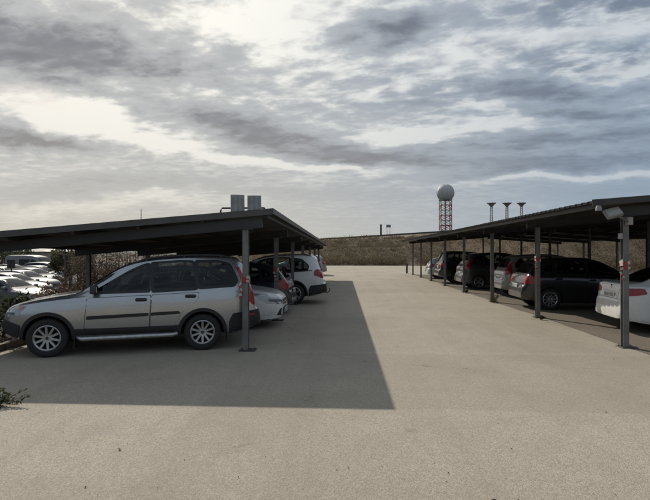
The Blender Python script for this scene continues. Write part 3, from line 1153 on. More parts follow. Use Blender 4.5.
def finish_car(name, label, cat, car, loc, rz, group=None, glass=None, n_spoke=5, style='plain', m_rim=None, extras=None, plate='rear', rails=False, far=False):
    sp = car.spec
    L, W = car.L, car.W
    root = thing(name, label, cat, loc, rz, group)
    b = bpy.data.objects.new('body', car.body_me); C.objects.link(b); b.parent = root
    r = car.r
    # windows
    for side, sg in (('left', 1), ('right', -1)):
        for gi, poly in enumerate(sp['glass']):
            q = car.sc2(poly)
            fm = MB(); car.patch(fm, inset(q, -sp.get('frame', 0.022)), side, M_BLACK, 0.002 + 0.0006 * (gi % 2), 0.006, 0.10, hole=None if far else q)
            fo_ = fm.build('window_frame', root, smooth=40)
            gm = MB(); car.patch(gm, q, side, M_GLASS if far else M_TINT, 0.0035 if not far else 0.0045, 0.0 if not far else 0.004, 0.08)
            gm.build('pane', fo_, smooth=50)
        for poly in sp['doors']:
            q = car.sc2(poly)
            dm = MB(); car.patch(dm, inset(q, 0.004), side, car.pm, 0.005, 0.012, 0.07, 1)
            do = dm.build('door', root, smooth=45)
            if not far:
                sm = MB(); car.patch(sm, inset(q, -0.005), side, M_SEAM, 0.0015, 0.004, 0.10, 1)
                sm.build('door_gap', do)
            hx = q[sp.get('hcorner', 2)]
        for (hs, hz_) in car.sc2(sp['handles']):
            p = car.side_point(hs, hz_, sg)
            if p is None: continue
            hm = bevel_box((0.20, 0.035, 0.034), sp.get('handle_mat') or car.pm, 0.012, 2)
            ho = hm.build('handle', root, smooth=60, loc=(p.x, p.y + sg * 0.020, p.z))
            cm = MB(); car.patch(cm, [(hs - .10, hz_ - .035), (hs + .09, hz_ - .035), (hs + .09, hz_ + .025), (hs - .10, hz_ + .025)], side, M_SEAM, 0.0085, 0.004, 0.08)
            cm.build('handle_recess_shade', ho, loc=-ho.location)  # flat dark patch painted in for the shade behind the handle
        # mirror
        ms_, mz_ = car.sc2([sp['mirror']])[0]
        p = car.side_point(ms_, mz_, sg)
        if p is not None:
            mm = bevel_box((0.11, 0.20, 0.145), sp.get('mirror_mat') or car.pm, 0.035, 3)
            mm.bar((0.02, -sg * 0.16, -0.05), (0.0, 0.0, -0.03), 0.05, 0.05, M_BLACK)
            mm.box((-0.057, 0.01 * sg, 0.0), (0.006, 0.15, 0.10), M_CHROME)
            mm.build('mirror', root, smooth=60, loc=(p.x, p.y + sg * 0.14, p.z + 0.05))
        # tail and head lamps: one mesh each wrapping the corner
        tm = MB()
        car.patch(tm, [(a * sg, c_) for a, c_ in car.scr(sp['tail_rear'])], 'rear', M_RED, 0.007, 0.02, 0.04)
        if sp.get('tail_side'):
            car.patch(tm, car.sc2(sp['tail_side']), side, M_RED, 0.007, 0.02, 0.04)
        if sp.get('tail_clear'):
            car.patch(tm, [(a * sg, c_) for a, c_ in car.scr(sp['tail_clear'])], 'rear', M_LAMP, 0.012, 0.02, 0.04)
        tm.build('tail_light', root, smooth=50)
        hm = MB()
        car.patch(hm, [(a * sg, c_) for a, c_ in car.scr(sp['head_front'])], 'front', M_LAMP, 0.006, 0.02, 0.04)
        car.patch(hm, car.sc2(sp['head_side']), side, M_LAMP, 0.006, 0.02, 0.04)
        hl = hm.build('headlight', root, smooth=50)
        if not far:
            dm = MB()
            car.patch(dm, inset([(a * sg, c_) for a, c_ in car.scr(sp['head_front'])], 0.06), 'front', M_RIMD, 0.009, 0.004, 0.04)
            dm.build('reflector', hl, smooth=50)
        # arch trims
        for s in car.ax:
            am = MB()
            Ra = r * sp.get('arch', 1.17)
            out = Ra + sp.get('lip', 0.03)
            a0, a1 = -8, 188
            ring = arc(s, r, Ra + 0.001, a0, a1, 26) + arc(s, r, out, a1, a0, 26)
            car.patch(am, ring, side, sp.get('arch_mat') or car.pm, 0.012, 0.03, 0.05, 0)
            am.build('wheel_arch_trim', root, smooth=50)
        if sp.get('sill'):
            q = car.sc2(sp['sill'])
            sm = MB(); car.patch(sm, q, side, M_BLACK, 0.006, 0.02, 0.08, 1)
            sm.build('sill_cladding', root, smooth=50)
        if sp.get('moulding'):
            for poly in sp['moulding']:
                sm = MB(); car.patch(sm, car.sc2(poly), side, M_BLACK, 0.018, 0.018, 0.06, 1)
                sm.build('side_moulding', root, smooth=40)
        if sp.get('belt_trim'):
            sm = MB(); car.patch(sm, car.sc2(sp['belt_trim']), side, M_BLACK, 0.003, 0.006, 0.08, 0)
            sm.build('belt_moulding', root, smooth=40)
        if rails:
            rm_ = MB()
            pts = []
            for k in range(9):
                s = car.sc2([(sp['rail'][0] + (sp['rail'][1] - sp['rail'][0]) * k / 8, 0)])[0][0]
                hit, n_, _, _ = car.bvh.ray_cast(Vector((L / 2 - s, sg * car.roofw * 0.93, 4)), Vector((0, 0, -1)))
                lift = 0.0 if k in (0, 8) else 0.045
                if hit: pts.append(hit + Vector((0, 0, lift)))
            rm_.tube(pts, 0.017, M_DGREY, 8)
            for k in (1, 4, 7):
                rm_.tube([pts[k] - Vector((0, 0, 0.06)), pts[k]], 0.016, M_DGREY, 6)
            rm_.build('roof_rail', root, smooth=50)
    # windscreen, rear window
    for key, fc, nm in (('screen', 'front', 'windscreen'), ('rear_glass', 'rear', 'rear_window')):
        half = car.scr(sp[key])
        poly = half + [(-a, c_) for a, c_ in half[::-1]]
        fm = MB(); car.patch(fm, inset(poly, -0.03), fc, M_BLACK, 0.003, 0.008, 0.10, hole=None if far else poly)
        fo_ = fm.build(nm + '_frame', root, smooth=50)
        gm = MB(); car.patch(gm, poly, fc, M_GLASS if far else M_TINT, 0.005, 0.0 if not far else 0.006, 0.09)
        gm.build(nm, fo_, smooth=60)
    # tailgate seam: an outline strip
    for key, fc, nm, mm_, off in (('tailgate', 'rear', 'tailgate', car.pm, 0.005), ('grille', 'front', 'grille', M_BLACK, 0.006), ('intake', 'front', 'lower_intake', M_BLACK, 0.006)):
        if not sp.get(key): continue
        half = car.scr(sp[key])
        poly = half + [(-a, c_) for a, c_ in half[::-1]]
        if key == 'tailgate' and not far:
            sm = MB(); car.patch(sm, inset(poly, -0.006), fc, M_SEAM, 0.0015, 0.004, 0.09, 1)
            sg_ = sm.build('tailgate_gap', root)
        gm = MB(); car.patch(gm, poly, fc, mm_, off, 0.010, 0.07, 1)
        go = gm.build(nm, root, smooth=45)
        if key == 'grille' and not far:
            z0, z1 = min(p[1] for p in half), max(p[1] for p in half)
            yw = max(p[0] for p in half)
            for k in range(1, 4):
                z = z0 + (z1 - z0) * k / 4
                bm_ = MB(); car.patch(bm_, [(-yw * .9, z - .008), (yw * .9, z - .008), (yw * .9, z + .008), (-yw * .9, z + .008)], 'front', M_CHROME if k == 2 else M_DGREY, 0.016, 0.016, 0.06, 0)
                bm_.build('grille_bar', go)
    # bumpers
    for key, fc, nm in (('rear_bumper', 'rear', 'rear_bumper'), ('front_bumper', 'front', 'front_bumper')):
        if not sp.get(key): continue
        half = car.scr(sp[key]['face'])
        poly = half + [(-a, c_) for a, c_ in half[::-1]]
        bo_ = 0.016 if sp[key]['mat'] else 0.0045
        gm = MB(); car.patch(gm, poly, fc, sp[key]['mat'] or car.pm, bo_, 0.03, 0.045, 1)
        for side in ('left', 'right'):
            car.patch(gm, car.sc2(sp[key]['side']), side, sp[key]['mat'] or car.pm, bo_ + .001, 0.03, 0.045, 1)
        gm.build(nm, root, smooth=50)
    # number plates
    for fc, key in (('rear', 'plate_rear'), ('front', 'plate_front')):
        if not sp.get(key): continue
        z = sp[key] * car.fz
        hit, n_, _, _ = car.bvh.ray_cast(Vector((-8 if fc == 'rear' else 8, 0, z)), Vector((1 if fc == 'rear' else -1, 0, 0)))
        sgn = -1 if fc == 'rear' else 1
        pm_ = bevel_box((0.012, 0.52, 0.11), M_PLATE, 0.003, 1)
        pm_.box((sgn * 0.0068, sgn * -0.238, 0), (0.002, 0.036, 0.10), M_PBLUE)
        rq = random.Random(int(L * 1000) + int(loc[1] * 10))
        for k in range(7):
            yy = -0.19 + 0.062 * k + (0.03 if k > 3 else 0)
            pm_.box((sgn * 0.0068, sgn * yy, 0), (0.002, 0.034, 0.068), M_DGREY)
            pm_.box((sgn * 0.0072, sgn * yy, rq.choice((-.012, .012, 0))), (0.002, 0.014, rq.choice((.018, .03, .05))), M_PLATE)
        po = pm_.build('number_plate', root, loc=(hit.x + sgn * 0.026, 0, z))
        # blank
    # emblem
    if not far:
        hit, n_, _, _ = car.bvh.ray_cast(Vector((-8, 0, sp['emblem'] * car.fz)), Vector((1, 0, 0)))
        em = MB()
        em.lathe([(0.001, 0.01), (0.04, 0.009), (0.046, 0.0), (0.046, -.02)], M_CHROME, 20)
        eo = em.build('emblem', root, smooth=40, loc=(hit.x - 0.008, 0, sp['emblem'] * car.fz))
        eo.rotation_euler = (0, R(-90), 0)
    if car.cabin:
        sa, sb, zf = car.cav
        zbelt = pchip(car.belt)((sa + sb) / 2)
        row1 = sa + 0.80 * car.fx
        for row, s_ in (('front_seat', row1), ('rear_seat', min(row1 + 0.92 * car.fx, sb - 0.30))):
            for yy in (-0.36, 0.36):
                st = bevel_box((0.12, 0.46, zbelt + 0.14 - zf), M_SEAT, 0.045, 2)
                lean = Matrix.Rotation(R(-14), 3, 'Y')
                st.v = [tuple(lean @ Vector(p)) for p in st.v]
                so_ = st.build(row, root, smooth=50, loc=(L / 2 - s_, yy, zf + (zbelt + 0.14 - zf) / 2 + 0.02))
                hr = bevel_box((0.09, 0.25, 0.16), M_SEAT, 0.035, 2)
                hr.bar((0, -.06, -.14), (0, -.06, -.05), .012, .012, M_CHROME); hr.bar((0, .06, -.14), (0, .06, -.05), .012, .012, M_CHROME)
                hr.build('headrest', so_, smooth=50, loc=(-0.10, 0, (zbelt + 0.14 - zf) / 2 + 0.14))
        swm = MB()
        pts = [(0.06 * math.sin(t_), 0.19 * math.cos(t_), 0.18 * math.sin(t_)) for t_ in [2 * math.pi * k / 20 for k in range(21)]]
        swm.tube(pts, 0.016, M_BLACK, 6)
        swm.build('steering_wheel', root, smooth=50, loc=(L / 2 - (sa + 0.30), 0.36, zbelt + 0.02))
        ds = bevel_box((0.34, W - 0.36, 0.24), M_BLACK, 0.06, 2)
        ds.build('dashboard', root, smooth=50, loc=(L / 2 - (sa + 0.08), 0, zbelt - 0.14))
    # wheels
    ty, rm, cap = make_rim_meshes(r, n_spoke, style, m_rim or M_RIM)
    wmesh = None
    k = 0
    for s in car.ax:
        for sg in (-1, 1):
            loc_w = (L / 2 - s, sg * (W / 2 - 0.115 - 0.012), r)
            if wmesh is None:
                wo_ = ty.build('wheel', root, smooth=40)
                ro_ = rm.build('rim', wo_, smooth=35)
                co_ = cap.build('hub_cap', ro_, smooth=40)
                wmesh = (wo_, ro_, co_)
            else:
                wo_ = wmesh[0].copy(); C.objects.link(wo_); wo_.parent = root
                ro_ = wmesh[1].copy(); C.objects.link(ro_); ro_.parent = wo_
                co_ = wmesh[2].copy(); C.objects.link(co_); co_.parent = wo_
            wo_.location = loc_w
            wo_.rotation_euler = (0, 0.35 * k + 0.2, 0 if sg < 0 else math.pi)
            if wo_ is wmesh[0]:
                co_.parent = wo_
            k += 1
    if extras:
        extras(car, root)
    return root


SUV = dict(
    L=4.45, W=1.88, H=1.73, fo=0.80, wb=2.58, r=0.328, arch=1.18, lip=0.06, frame=0.05, arch_mat=M_BLACK, roofw=0.655, fround=0.46, flen=0.8, rround=0.17, rlen=0.45,
    top=[(0, .58), (.015, .70), (.06, .80), (.18, .875), (.5, .955), (.9, 1.025), (1.2, 1.075), (1.45, 1.235), (1.78, 1.455), (2.05, 1.59), (2.4, 1.675), (2.8, 1.715), (3.3, 1.735), (3.8, 1.725), (4.04, 1.695), (4.12, 1.62), (4.21, 1.38), (4.29, 1.12), (4.325, 1.0), (4.345, .80), (4.41, .745), (4.44, .62), (4.45, .55)],
    bot=[(0, .42), (.1, .33), (.5, .27), (3.9, .27), (4.25, .36), (4.45, .42)],
    belt=[(0, .58), (.25, .84), (1.1, .985), (2, 1.06), (3, 1.10), (4, 1.15), (4.45, 1.16)],
    glass=[[(1.50, 1.11), (1.74, 1.25), (2.08, 1.44), (2.30, 1.535), (2.42, 1.56), (2.44, 1.12)],
           [(2.53, 1.125), (2.50, 1.58), (2.95, 1.61), (3.20, 1.605), (3.26, 1.155)],
           [(3.34, 1.165), (3.29, 1.605), (3.70, 1.60), (3.88, 1.55), (4.00, 1.29), (3.94, 1.195)]],
    doors=[[(1.38, .47), (2.45, .45), (2.48, 1.03), (1.43, .995)],
           [(2.465, .45), (2.88, .47), (2.95, .62), (3.07, .76), (3.20, .83), (3.30, .95), (3.32, 1.065), (2.495, 1.03)]],
    handles=[(2.32, .955), (3.17, 1.0)], handle_mat=M_DGREY, mirror=(1.55, 1.10), mirror_mat=M_DGREY,
    tail_rear=[(.72, .80), (.90, .80), (.90, 1.14), (.74, 1.40), (.70, 1.42), (.74, 1.14)],
    tail_side=[(4.00, 1.52), (4.06, 1.52), (4.15, 1.30), (4.28, 1.14), (4.34, .86), (4.13, .86), (4.13, 1.13), (4.07, 1.30)],
    head_front=[(.46, .66), (.85, .70), (.85, .83), (.52, .79)], head_side=[(.06, .64), (.36, .77), (.50, .90), (.34, .875), (.08, .77)],
    sill=[(1.18, .28), (3.0, .28), (3.0, .475), (1.18, .465)],
    moulding=[[(1.42, .625), (2.445, .66), (2.445, .715), (1.42, .685)], [(2.475, .66), (3.0, .685), (2.96, .735), (2.475, .717)]],
    belt_trim=[(1.44, 1.075), (3.98, 1.165), (3.98, 1.19), (1.46, 1.10)],
    rail=(2.15, 3.95),
    screen=[(.02, 1.14), (.72, 1.14), (.56, 1.60), (.02, 1.65)], rear_glass=[(.02, 1.16), (.66, 1.18), (.58, 1.52), (.02, 1.56)],
    tailgate=[(.01, .80), (.70, .80), (.72, 1.10), (.01, 1.10)],
    grille=[(.01, .62), (.36, .62), (.40, .78), (.01, .79)], intake=[(.01, .44), (.6, .44), (.6, .54), (.01, .54)],
    rear_bumper=dict(face=[(.01, .43), (.84, .43), (.86, .70), (.01, .70)], side=[(3.86, .30), (4.44, .44), (4.44, .72), (3.93, .66), (3.86, .52)], mat=M_BLACK),
    front_bumper=dict(face=[(.01, .43), (.6, .43), (.6, .60), (.01, .60)], side=[(.03, .43), (.32, .32), (.37, .55), (.05, .64)], mat=M_BLACK),
    plate_rear=.96, plate_front=.52, emblem=1.08)

HATCH = dict(
    L=4.2, W=1.76, H=1.47, fo=0.85, wb=2.58, r=0.315, arch=1.13, lip=0.02, arch_mat=None, roofw=0.60, fround=0.42, flen=0.85, rround=0.26, rlen=0.55,
    top=[(0, .50), (.015, .62), (.06, .73), (.18, .81), (.45, .88), (.85, .94), (1.1, .985), (1.5, 1.20), (1.9, 1.38), (2.2, 1.45), (2.6, 1.47), (3.1, 1.45), (3.5, 1.39), (3.72, 1.34), (3.80, 1.27), (3.95, 1.08), (4.05, .95), (4.09, .85), (4.11, .72), (4.17, .66), (4.19, .54), (4.2, .48)],
    bot=[(0, .30), (.1, .22), (.5, .19), (3.6, .19), (4.0, .26), (4.2, .32)],
    belt=[(0, .55), (.3, .77), (1.1, .89), (2, .94), (3, .98), (4.2, 1.0)],
    glass=[[(1.32, .965), (1.86, 1.27), (2.15, 1.345), (2.28, 1.355), (2.32, .985)], [(2.40, .99), (2.37, 1.36), (2.9, 1.35), (3.2, 1.30), (3.28, 1.02)], [(3.36, 1.03), (3.30, 1.28), (3.48, 1.24), (3.62, 1.09)]],
    doors=[[(1.25, .32), (2.34, .30), (2.36, .90), (1.28, .86)], [(2.365, .30), (2.98, .33), (3.06, .50), (3.20, .64), (3.30, .78), (3.32, .93), (2.385, .905)]],
    handles=[(2.22, .84), (3.18, .88)], mirror=(1.38, .97),
    tail_rear=[(.56, .74), (.84, .74), (.86, .98), (.70, 1.02), (.58, .94)], tail_side=[(3.82, .78), (4.12, .76), (4.10, .92), (3.98, 1.04), (3.86, .97)],
    head_front=[(.36, .56), (.80, .60), (.82, .76), (.50, .71)], head_side=[(.06, .56), (.46, .67), (.66, .84), (.34, .81)],
    screen=[(.02, 1.0), (.68, 1.0), (.52, 1.36), (.02, 1.40)], rear_glass=[(.02, 1.02), (.58, 1.02), (.50, 1.27), (.02, 1.30)],
    tailgate=[(.01, .60), (.54, .60), (.62, .96), (.01, .96)],
    grille=[(.01, .53), (.30, .54), (.36, .66), (.01, .65)], intake=[(.01, .30), (.62, .31), (.56, .47), (.01, .48)],
    rear_bumper=dict(face=[(.01, .34), (.70, .34), (.74, .60), (.01, .58)], side=[(3.72, .24), (4.16, .36), (4.16, .62), (3.82, .62)], mat=None),
    plate_rear=.66, plate_front=.40, emblem=.88, sill=[(1.24, .195), (2.94, .195), (2.94, .27), (1.24, .27)])

MPV = dict(
    L=4.3, W=1.80, H=1.64, fo=0.85, wb=2.66, r=0.32, arch=1.13, lip=0.02, arch_mat=None, roofw=0.62, fround=0.42, flen=0.85, rround=0.22, rlen=0.5,
    top=[(0, .5), (.02, .66), (.1, .78), (.3, .88), (.7, 1.0), (.9, 1.06), (1.4, 1.38), (1.75, 1.55), (2.1, 1.62), (2.6, 1.64), (3.3, 1.61), (3.75, 1.55), (3.86, 1.49), (3.97, 1.3), (4.08, 1.08), (4.15, 1.0), (4.19, .9), (4.205, .72), (4.26, .66), (4.29, .54), (4.3, .48)],
    bot=[(0, .30), (.1, .22), (.5, .19), (3.7, .19), (4.1, .26), (4.3, .32)],
    belt=[(0, .55), (.3, .82), (1.0, .96), (2, 1.0), (3, 1.04), (4.3, 1.06)],
    glass=[[(1.22, 1.03), (1.62, 1.33), (1.95, 1.49), (2.22, 1.52), (2.26, 1.04)], [(2.34, 1.045), (2.31, 1.53), (2.9, 1.52), (3.14, 1.50), (3.22, 1.07)], [(3.30, 1.08), (3.24, 1.49), (3.58, 1.45), (3.76, 1.28), (3.78, 1.12)]],
    doors=[[(1.2, .34), (2.28, .32), (2.30, .96), (1.22, .92)], [(2.305, .32), (3.04, .34), (3.12, .52), (3.22, .66), (3.26, .84), (3.27, .99), (2.325, .965)]],
    handles=[(2.16, .9), (3.12, .93)], mirror=(1.34, 1.03),
    tail_rear=[(.60, .86), (.88, .86), (.88, 1.12), (.72, 1.32), (.64, 1.30), (.66, 1.08)], tail_side=[(3.92, .90), (4.2, .88), (4.16, 1.03), (4.02, 1.28), (3.93, 1.30)],
    head_front=[(.46, .66), (.82, .70), (.80, .86), (.52, .80)], head_side=[(.14, .66), (.50, .78), (.62, .92), (.30, .88)],
    screen=[(.02, 1.10), (.72, 1.10), (.55, 1.50), (.02, 1.56)], rear_glass=[(.02, 1.12), (.62, 1.12), (.52, 1.44), (.02, 1.48)],
    tailgate=[(.01, .62), (.58, .62), (.62, 1.05), (.01, 1.05)],
    grille=[(.01, .56), (.34, .57), (.38, .70), (.01, .69)], intake=[(.01, .30), (.5, .31), (.46, .45), (.01, .46)],
    rear_bumper=dict(face=[(.01, .34), (.76, .34), (.80, .62), (.01, .61)], side=[(3.80, .24), (4.25, .36), (4.25, .64), (3.90, .64)], mat=None),
    plate_rear=.72, plate_front=.42, emblem=.98, sill=[(1.2, .195), (3.0, .195), (3.0, .27), (1.2, .27)], rail=(1.9, 3.7))

SEDAN = dict(
    L=4.5, W=1.80, H=1.46, fo=0.88, wb=2.64, r=0.32, arch=1.13, lip=0.02, arch_mat=None, roofw=0.60, fround=0.42, flen=0.85, rround=0.24, rlen=0.6,
    top=[(0, .50), (.02, .60), (.08, .70), (.22, .78), (.5, .86), (.9, .93), (1.15, .97), (1.6, 1.22), (2.0, 1.40), (2.3, 1.45), (2.7, 1.46), (3.1, 1.43), (3.4, 1.37), (3.8, 1.20), (4.05, 1.08), (4.2, 1.06), (4.33, 1.05), (4.385, 1.02), (4.40, .95), (4.425, .76), (4.47, .68), (4.49, .54), (4.5, .46)],
    bot=[(0, .30), (.1, .22), (.5, .19), (3.9, .19), (4.3, .25), (4.5, .30)],
    belt=[(0, .55), (.3, .77), (1.1, .89), (2, .95), (3, .985), (3.9, 1.0), (4.5, 1.0)],
    glass=[[(1.38, .975), (1.95, 1.28), (2.25, 1.345), (2.40, 1.35), (2.44, .99)], [(2.52, .995), (2.49, 1.355), (2.95, 1.33), (3.2, 1.27), (3.5, 1.08), (3.46, 1.03)]],
    doors=[[(1.3, .32), (2.46, .30), (2.48, .91), (1.33, .86)], [(2.485, .30), (3.06, .33), (3.15, .50), (3.30, .64), (3.42, .80), (3.46, .93), (2.505, .915)]],
    handles=[(2.34, .85), (3.3, .89)], mirror=(1.46, .97),
    tail_rear=[(.54, .82), (.88, .80), (.90, .96), (.66, .955), (.55, .92)], tail_side=[(4.02, .84), (4.40, .79), (4.40, .945), (4.14, .965), (4.06, .94)],
    head_front=[(.42, .60), (.80, .64), (.80, .76), (.48, .70)], head_side=[(.16, .60), (.50, .70), (.62, .82), (.30, .79)],
    screen=[(.02, 1.0), (.68, 1.0), (.52, 1.36), (.02, 1.40)], rear_glass=[(.02, 1.10), (.62, 1.10), (.50, 1.34), (.02, 1.38)],
    tailgate=[(.01, .72), (.40, .72), (.44, .90), (.62, .99), (.58, 1.035), (.01, 1.04)],
    grille=[(.01, .53), (.30, .54), (.36, .66), (.01, .65)], intake=[(.01, .30), (.52, .31), (.46, .45), (.01, .46)],
    rear_bumper=dict(face=[(.01, .32), (.72, .32), (.80, .64), (.01, .66)], side=[(3.94, .24), (4.46, .34), (4.46, .68), (4.02, .66)], mat=None),
    plate_rear=.78, plate_front=.40, emblem=.955, sill=[(1.3, .195), (3.06, .195), (3.06, .27), (1.3, .27)])

VAN = dict(
    L=5.0, W=1.95, H=2.25, fo=0.92, wb=3.0, r=0.34, arch=1.13, lip=0.02, arch_mat=M_BLACK, roofw=0.80, fround=0.36, flen=0.8, rround=0.08, rlen=0.3,
    top=[(0, .6), (.05, .9), (.2, 1.08), (.6, 1.25), (.8, 1.38), (1.3, 1.85), (1.65, 2.1), (2.1, 2.2), (3, 2.25), (4.5, 2.23), (4.83, 2.17), (4.92, 2.02), (4.95, 1.2), (4.965, .7), (5.0, .6)],
    bot=[(0, .36), (.1, .28), (.5, .24), (4.4, .24), (4.8, .30), (5.0, .36)],
    belt=[(0, .65), (.3, 1.0), (1.0, 1.18), (2, 1.22), (5, 1.24)],
    glass=[[(1.1, 1.28), (1.55, 1.72), (1.85, 1.80), (2.05, 1.80), (2.08, 1.28)], [(2.2, 1.30), (2.2, 1.82), (3.3, 1.84), (3.3, 1.30)]],
    doors=[[(1.1, .40), (2.1, .38), (2.12, 1.22), (1.1, 1.2)]], handles=[(1.98, 1.08)], mirror=(1.25, 1.3), mirror_mat=M_BLACK,
    tail_rear=[(.80, .85), (.95, .85), (.95, 1.35), (.82, 1.35)], tail_side=[(4.85, .85), (4.97, .85), (4.95, 1.35), (4.87, 1.35)],
    head_front=[(.50, .74), (.86, .76), (.86, 1.0), (.58, .98)], head_side=[(.14, .74), (.5, .84), (.55, 1.08), (.28, 1.02)],
    screen=[(.02, 1.42), (.80, 1.40), (.66, 1.98), (.02, 2.03)], rear_glass=[(.02, 1.35), (.62, 1.35), (.62, 1.85), (.02, 1.88)],
    tailgate=[(.01, .72), (.72, .72), (.72, 1.28), (.01, 1.28)],
    grille=[(.01, .66), (.40, .68), (.42, .86), (.01, .85)], intake=[(.01, .38), (.6, .38), (.6, .52), (.01, .52)],
    plate_rear=.80, plate_front=.48, emblem=1.1)


def variant(base, **kw):
    d = dict(base); d.update(kw); return d


P_SILVER = paint('silver_paint', (0.44, 0.445, 0.45), 0.85, 0.26)
P_WHITE = paint('white_paint', (0.68, 0.68, 0.66), 0.0, 0.35)
P_WHITE2 = paint('off_white_paint', (0.60, 0.60, 0.58), 0.0, 0.38)
P_BLACK = paint('black_paint', (0.010, 0.010, 0.011), 0.0, 0.25, dust=0.12)
P_NAVY = paint('dark_navy_paint', (0.014, 0.018, 0.030), 0.2, 0.28, dust=0.5)
P_GREY = paint('mid_grey_paint', (0.15, 0.15, 0.15), 0.5, 0.33)
P_LGREY = paint('light_grey_paint', (0.30, 0.295, 0.28), 0.5, 0.33)
P_LOTW = paint('dusty_white_paint', (0.20, 0.20, 0.197), 0.0, 0.5, 0.03, spec=0.12)
P_LOTG = paint('dusty_grey_paint', (0.11, 0.11, 0.11), 0.0, 0.5, 0.03, spec=0.2)
P_LOTD = paint('dusty_dark_paint', (0.035, 0.036, 0.04), 0.0, 0.5, 0.05, spec=0.25)
P_CHAR = paint('charcoal_paint', (0.04, 0.041, 0.044), 0.4, 0.3)


def ext_silver(car, root):
    # running boards, mud flaps and a low red reflector
    for sg in (-1, 1):
        rb = MB()
        xs_ = [car.L / 2 - s for s in (1.30, 1.36, 2.85, 2.92)]
        y_ = sg * (car.W / 2 + 0.045)
        rb.tube([(xs_[0], y_ - sg * .07, .31), (xs_[1], y_, .30), (xs_[2], y_, .315), (xs_[3], y_ - sg * .07, .325)], 0.038, M_RIM, 10)
        for s in (1.55, 2.65):
            rb.bar((car.L / 2 - s, y_ - sg * .25, .33), (car.L / 2 - s, y_, .31), 0.05, 0.02, M_BLACK)
        rb.build('running_board', root, smooth=50)
        for s in (car.ax[0] + 0.43, car.ax[1] + 0.44):
            mf = MB()
            mf.box((car.L / 2 - s, sg * (car.W / 2 - 0.12), .255), (0.012, 0.22, 0.24), M_BLACK)
            mf.build('mud_flap', root)
        rf = MB()
        side = 'left' if sg > 0 else 'right'
        car.patch(rf, [(4.20, .60), (4.34, .62), (4.34, .655), (4.20, .64)], side, M_RED, 0.022, 0.01, 0.04, 0)
        rf.build('reflector', root)
        fl_ = MB()
        car.patch(fl_, [(.36, .81), (.44, .86), (.43, .885), (.35, .84)], side, M_ORANGE, 0.010, 0.01, 0.04, 0)
        fl_.build('indicator', root)


def ext_tow(car, root):
    tb = MB()
    z = 0.40
    x = -car.L / 2
    tb.tube([(x + .35, 0, z - .05), (x - .05, 0, z - .05), (x - .12, 0, z), (x - .12, 0, z + .09)], 0.018, M_DGREY, 8)
    tb.lathe([(0.001, .055), (.018, .048), (.025, .03), (.018, .012), (.012, 0)], M_CHROME, 12, c=(x - .12, 0, z + .08))
    tb.build('tow_ball', root, smooth=50)


def car_at_wheels(rear, front_pt, car, near):
    """place a car so its near-side wheels touch two ground points"""
    d = Vector((front_pt[0] - rear[0], front_pt[1] - rear[1]))
    a = math.atan2(d.y, d.x)
    sg = 1 if near == 'left' else -1
    mid = (Vector(rear) + Vector(front_pt)) / 2
    fwd = Vector((math.cos(a), math.sin(a)))
    lf = Vector((-fwd.y, fwd.x))
    midx = car.L / 2 - (car.ax[0] + car.ax[1]) / 2
    c = mid - lf * sg * (car.W / 2 - 0.03) - fwd * midx
    return (c.x, c.y, 0.0), a


GL, GR = 'cars parked under the left carport', 'cars parked under the right carport'
car = Car(SUV, P_SILVER)
loc, rz = car_at_wheels((-2.632, 9.09), (-5.116, 8.32), car, 'left')
finish_car('parked_car', 'silver four-wheel drive with black cladding parked at the front of the left carport', 'car', car, loc, rz, GL, n_spoke=10, rails=True, extras=ext_silver)

car = Car(variant(HATCH, plate_rear=None), P_WHITE)
finish_car('parked_car', 'white hatchback parked nose out beside the silver four-wheel drive', 'car', car, (-1.52 - car.L / 2, 12.35, 0), R(0), GL, n_spoke=7)

car = Car(HATCH, P_NAVY, H=1.50)
finish_car('parked_car', 'dark hatchback with red tail lamps between the white hatchback and the white off-roader', 'car', car, (-1.55 - car.L / 2, 14.9, 0), R(180), GL)

WSUV = variant(SUV, handle_mat=None, mirror_mat=None, moulding=None, lip=0.05, r=0.36,
               tail_rear=[(.66, .92), (.92, .92), (.92, 1.20), (.70, 1.22), (.62, 1.08)], tail_side=[(4.02, 1.02), (4.36, .92), (4.32, 1.14), (4.16, 1.24), (4.06, 1.2)],
               glass=[SUV['glass'][0], SUV['glass'][1], [(3.34, 1.165), (3.30, 1.59), (3.62, 1.55), (3.84, 1.36), (3.80, 1.20)]])
car = Car(WSUV, P_WHITE, L=4.6, W=1.86, H=1.70)
finish_car('parked_car', 'white off-roader with black bumper and tow ball sticking out of the left carport', 'car', car, (-0.72 - car.L / 2, 17.95, 0), R(182), GL, n_spoke=5, rails=True, extras=ext_tow)

car = Car(MPV, P_LGREY, H=1.6)
finish_car('parked_car', 'pale silver car in the sun past the far end of the left carport', 'car', car, (-1.55 - car.L / 2, 39.5, 0), R(182), None, n_spoke=5)

# right row, tails to the lane
car = Car(variant(SEDAN, plate_front=None), P_WHITE, H=1.53)
finish_car('parked_car', 'white saloon behind the first post of the right carport', 'car', car, (6.1 + car.L / 2 * math.cos(R(-6)), 12.0 + car.L / 2 * math.sin(R(-6)), 0), R(-6), GR, n_spoke=5)

